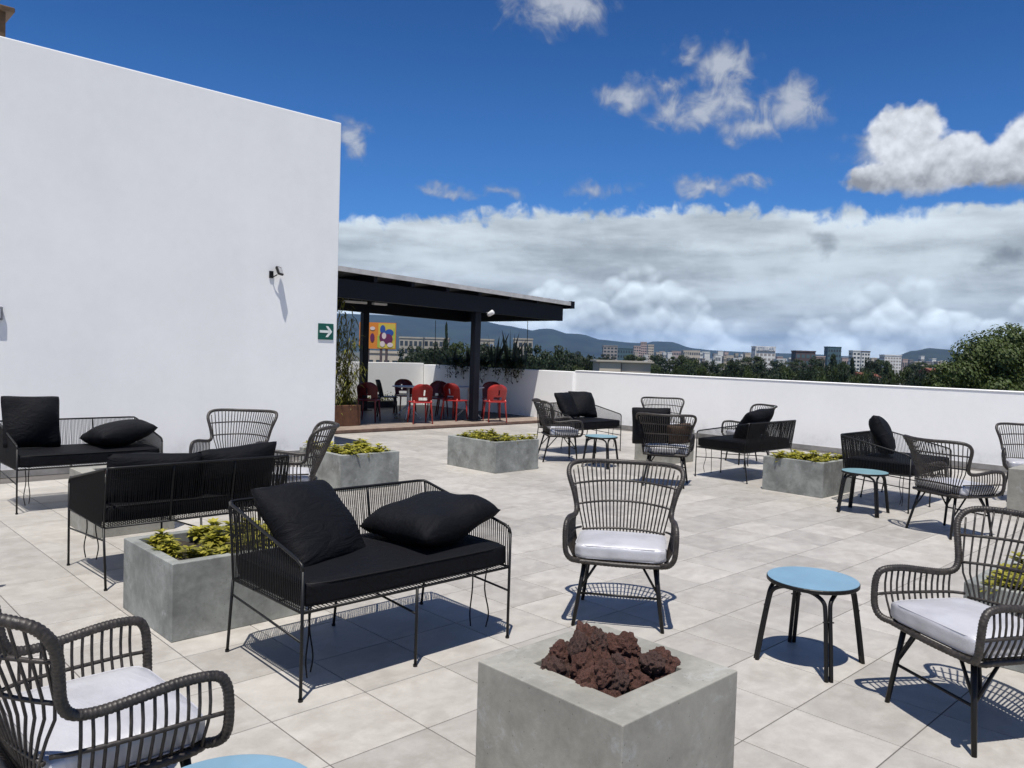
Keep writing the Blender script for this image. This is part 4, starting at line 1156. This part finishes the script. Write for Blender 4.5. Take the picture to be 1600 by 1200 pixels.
def gable(px0, px1, ytop, yeave, dep, label):
    e, w, h, d = building(px0, px1, yeave, dep, 'b_pink', label, 'red_roofed_house', 0)
    rise = (yeave-ytop)*dep/1249.55; a = w/2+.3; b = d/2+.3
    MB().add([(-a,-b,h+.81),(a,-b,h+.81),(a,b,h+.81),(-a,b,h+.81),(-a,0,h+.8+rise),(a,0,h+.8+rise)], [(0,1,5,4),(2,3,4,5),(0,4,3),(1,2,5),(3,2,1,0)]).build('gable', 'b_redroof', e)
gable(1338,1362,588,595,160,'red-roofed house peeking over the parapet left of the dark conifers')
gable(1447,1462,583,592,130,'rust-red roofed house peeking over the parapet beside the big tree')
e, w, h, d = building(930,1008,566,70,'b_stone','weathered beige concrete roof block just beyond the parapet',floors=0, thick=5, group='near roofs', rh=.14)
MB().box(-w/2+.05, -w/2+w*.42, -d/2-.06, -d/2-.001, h-1.9, h-.05).build('render_patch', 'b_cream', e)
MB().box(-w/2+w*.43, -w/2+w*.44, -d/2-.05, -d/2-.001, h-1.9, h-.02).build('crack_joint', 'b_brown', e)
MB().box(w*.05, w*.32, -d/2-.6, -d/2-.05, h-1.15, h-1.0).build('ledge', 'b_stone', e)
building(624,660,529,420,'b_stone','white apartment block behind the pavilion, left half',floors=5,cols=5, winh=.62)
building(662,700,530,440,'b_stone','white apartment block behind the pavilion, right half',floors=5,cols=5, winh=.62)
building(735,770,532,430,'b_stone','white block with blue band behind the front steel post',floors=4,cols=5, win='sign_blue')
building(800,830,531,460,'b_stone','pale block behind the tall sword-leaved plants',floors=5,cols=4)
building(575,625,552,260,'b_cream','cream house front below the billboard',floors=2,cols=4)

def make_billboard():
    simple('bb_orange', (.62,.20,.02), .5); simple('bb_yellow', (.55,.42,.06), .5); simple('bb_blue', (.02,.07,.28), .5); simple('bb_plum', (.12,.015,.07), .5); simple('bb_pale', (.62,.52,.50), .5); simple('bb_lime', (.30,.42,.06), .5)
    D = 170; x, y = at((588-800)/1249.55*D, D); zt, zb = EYE+(hor(588)-504)*D/1249.55, EYE+(hor(588)-545)*D/1249.55; w = 57/1249.55*D
    e = empty('billboard', (x, y, zb)); e.rotation_euler[2] = math.atan2(SY, CY)-math.pi/2; H = zt-zb
    tag(e, 'orange and yellow billboard with blue and plum shapes, seen under the pavilion', 'billboard')
    MB().box(-w/2, w/2, 0, .5, 0, H).build('panel', 'bb_orange', e)
    q = lambda n, mt, a, b, c, d, o: MB().box(-w/2+a*w, -w/2+b*w, -.02-.02*o, -.001-.02*(o-1), c*H, d*H).build(n, mt, e)
    q('poster_field', 'bb_yellow', .52, .985, .03, .97, 1); q('poster_field', 'bb_lime', .50, .56, .06, .5, 2); q('poster_field', 'bb_lime', .93, .97, .35, .8, 2)
    def blob(n, mt, cx, cz, rx, rz, o):
        m = MB(); k = 14; pts = [(-w/2+cx*w+rx*w*math.cos(6.283*i/k), cz*H+rz*H*math.sin(6.283*i/k)) for i in range(k)]
        m.add([(a, -.02-.02*o, b) for a, b in pts], [tuple(range(k))]); m.build(n, mt, e)
    blob('poster_shape', 'bb_blue', .64, .74, .075, .17, 3); blob('poster_shape', 'bb_blue', .82, .62, .12, .14, 3.2); blob('poster_shape', 'bb_plum', .62, .45, .07, .18, 3.4)
    blob('poster_shape', 'bb_plum', .79, .38, .13, .2, 3.6); blob('poster_shape', 'bb_pale', .68, .50, .06, .12, 4); blob('poster_shape', 'bb_pale', .64, .19, .07, .11, 4.2); blob('poster_shape', 'bb_pale', .85, .16, .08, .09, 4.4)
    blob('poster_shape', 'bb_pale', .36, .77, .07, .07, 3); blob('poster_shape', 'bb_plum', .36, .42, .06, .17, 3)
    for f in (-.25, .1, .25): MB().box(f*w-.25, f*w+.25, .1, .45, GZ-zb, -.01).build('post', 'b_brown', e)
make_billboard()

# ------------------------------------------------ trees
def crown_mesh(seed, n_clump, n_leaf, leaf, mat, shape='round'):
    rd = random.Random(seed); m = MB(); vs = []; fs = []
    clumps = []
    for k in range(n_clump):
        while True:
            p = Vector((rd.uniform(-1, 1), rd.uniform(-1, 1), rd.uniform(-.75, 1)))
            if (.62 < p.length < .88 or (shape == 'dome' and k % 5 == 0 and p.length < .6)) if shape == 'dome' else (.35 < p.length < 1): break
        if shape == 'cone':
            z = rd.random() ** 1.3; r = (1-z) * .95; a = rd.uniform(0, 6.28); q = r*math.sqrt(rd.random()); p = Vector((q*math.cos(a), q*math.sin(a), -1+2*z)); cr = .10+.16*(1-z)
        else: cr = rd.uniform(.15, .30)
        clumps.append((p, cr))
    for p, cr in clumps:
        for k in range(n_leaf):
            while True:
                d = Vector((rd.uniform(-1, 1), rd.uniform(-1, 1), rd.uniform(-1, 1)))
                if .1 < d.length < 1: break
            d.normalize(); c = p + Vector((d.x, d.y, d.z*.75)) * cr * rd.uniform(.55, 1.05)
            nrm = (d*1.1 + Vector((rd.uniform(-1, 1), rd.uniform(-1, 1), rd.uniform(-.2, 1)))).normalized(); a = nrm.orthogonal().normalized(); b = nrm.cross(a); s = leaf*rd.uniform(.6, 1.3)
            o = len(vs); vs += [c+a*s, c+b*s*.6+nrm*s*.2, c-a*s, c-b*s*.6+nrm*s*.2]; fs.append((o, o+1, o+2, o+3))
    m.add(vs, fs); return m.mesh('crown', mat)
def trunk_mesh(seed, limbs=6):
    rd = random.Random(seed); m = MB()
    m.tube([(0,0,-1.9), (.02,.01,-1.2), (0,.02,-.4), (.02,0,.4)], [.075,.06,.05,.02], 8)
    for k in range(limbs):
        a = 6.28*k/limbs+rd.uniform(-.3, .3); z = rd.uniform(-.9, -.1)
        m.tube([(0,0,z), (.3*math.cos(a), .3*math.sin(a), z+.3), (.65*math.cos(a), .65*math.sin(a), z+.5)], [.035,.025,.008], 5)
    return m.mesh('trunk', 'bark')
CROWN = [crown_mesh(100+k, 46, 130, .046, 'tree_leaf' if k % 2 else 'dark_leaf') for k in range(6)]
CONE = [crown_mesh(120+k, 90, 60, .05, 'dark_leaf', 'cone') for k in range(2)]
TRUNK = [trunk_mesh(k) for k in range(3)]
def tree(px, ytop, dep, halfw_px, halfh_m, label, crown, group, name='tree', rz=None):
    x, y = at((px-800)/1249.55*dep, dep); top = EYE+(hor(px)-ytop)*dep/1249.55; w = halfw_px/1249.55*dep
    e = empty(name, (x, y, GZ), rz if rz is not None else random.uniform(0, 6.28)); tag(e, label, 'tree', group)
    link('crown', crown, e, (0, 0, top-halfh_m-GZ), None, (w, w, halfh_m))
    t = link('trunk', TRUNK[random.randrange(3)], e); s = (top-halfh_m-GZ)/1.9; t.scale = (w*.7, w*.7, s); t.location = (0, 0, 1.9*s)
rd = random.Random(21)
TG = 'trees in the wooded belt beyond the parapet'
ORD = 'first second third fourth fifth sixth seventh eighth ninth tenth eleventh twelfth thirteenth fourteenth fifteenth sixteenth seventeenth eighteenth nineteenth twentieth twenty-first twenty-second twenty-third twenty-fourth twenty-fifth twenty-sixth twenty-seventh twenty-eighth twenty-ninth thirtieth'.split()
k = 0
for row, (dep0, n, y0) in enumerate(((75, 30, 573), (120, 30, 565), (190, 28, 559), (300, 26, 556))):
    for i in range(n):
        px = 640 + (1500-640)*(i+rd.uniform(.1, .9))/n; dep = dep0*rd.uniform(.9, 1.2)
        yt = y0 + (hor(px)-559)*.75 + rd.uniform(-5, 5)
        if 925 < px < 1012 and dep < 140: continue
        if px < 760 and row == 0: continue
        tree(px, yt, dep, rd.uniform(15, 24)*(1 if row else 1.4), rd.uniform(4.2, 6.0), ORD[i] + ' tree from the left in the ' + ('nearest', 'second', 'third', 'farthest')[row] + ' row beyond the parapet', CROWN[k % 6], TG); k += 1
tree(1578, 507, 62, 128, 7.4, 'big rounded tree towering over the parapet at the right edge', crown_mesh(201, 170, 520, .020, 'big_tree_leaf', 'dome'), None, 'big_tree', .4)
tree(1495, 562, 70, 52, 3.4, 'lower leafy tree at the left foot of the big right tree', CROWN[1], None)
tree(1665, 540, 66, 80, 5.0, 'dense tree cut by the right edge behind the big tree', CROWN[3], None)
for (px, yt, dep, w, lab) in ((695, 507, 120, 15, 'dark pointed conifer behind the pavilion'), (1300, 556, 150, 32, 'broad dark conifer left of the slim white towers'), (1330, 562, 140, 22, 'dark conifer under the slim white towers'), (1383, 568, 130, 22, 'dark conifer under the wide white tower'), (1188, 566, 160, 16, 'dark conifer before the signed white tower')):
    tree(px, yt, dep, w, 6.0, lab, CONE[0], 'dark conifers', 'conifer')
for q, (px, yt, dep, w) in enumerate(((640, 538, 140, 26), (668, 541, 130, 24), (712, 532, 130, 28), (748, 535, 125, 26), (782, 538, 120, 30), (826, 536, 110, 34), (868, 545, 100, 36), (905, 551, 95, 32), (684, 540, 125, 24))):
    tree(px, yt, dep, w, 5.0, ORD[q] + ' leafy green tree from the left beneath the pavilion roof', CROWN[(px//10) % 6], 'trees behind the pavilion')

# ------------------------------------------------ haze over the valley
def make_haze():
    m = bpy.data.materials.new('valley_haze'); m.use_nodes = True; t = NT(m.node_tree); t.n.remove(t.n['Principled BSDF'])
    v = t.new('ShaderNodeVolumePrincipled'); v.inputs['Color'].default_value = (.24, .52, 1.0, 1); v.inputs['Density'].default_value = 5.0e-5; v.inputs['Anisotropy'].default_value = .2
    t.l.new(v.outputs[0], t.n['Material Output'].inputs['Volume']); MATS['haze'] = m
    b = MB().box(-15000, 15000, -15000, 15000, GZ-6, 520).build('haze', 'haze'); tag(b, kind='stuff')
make_haze()
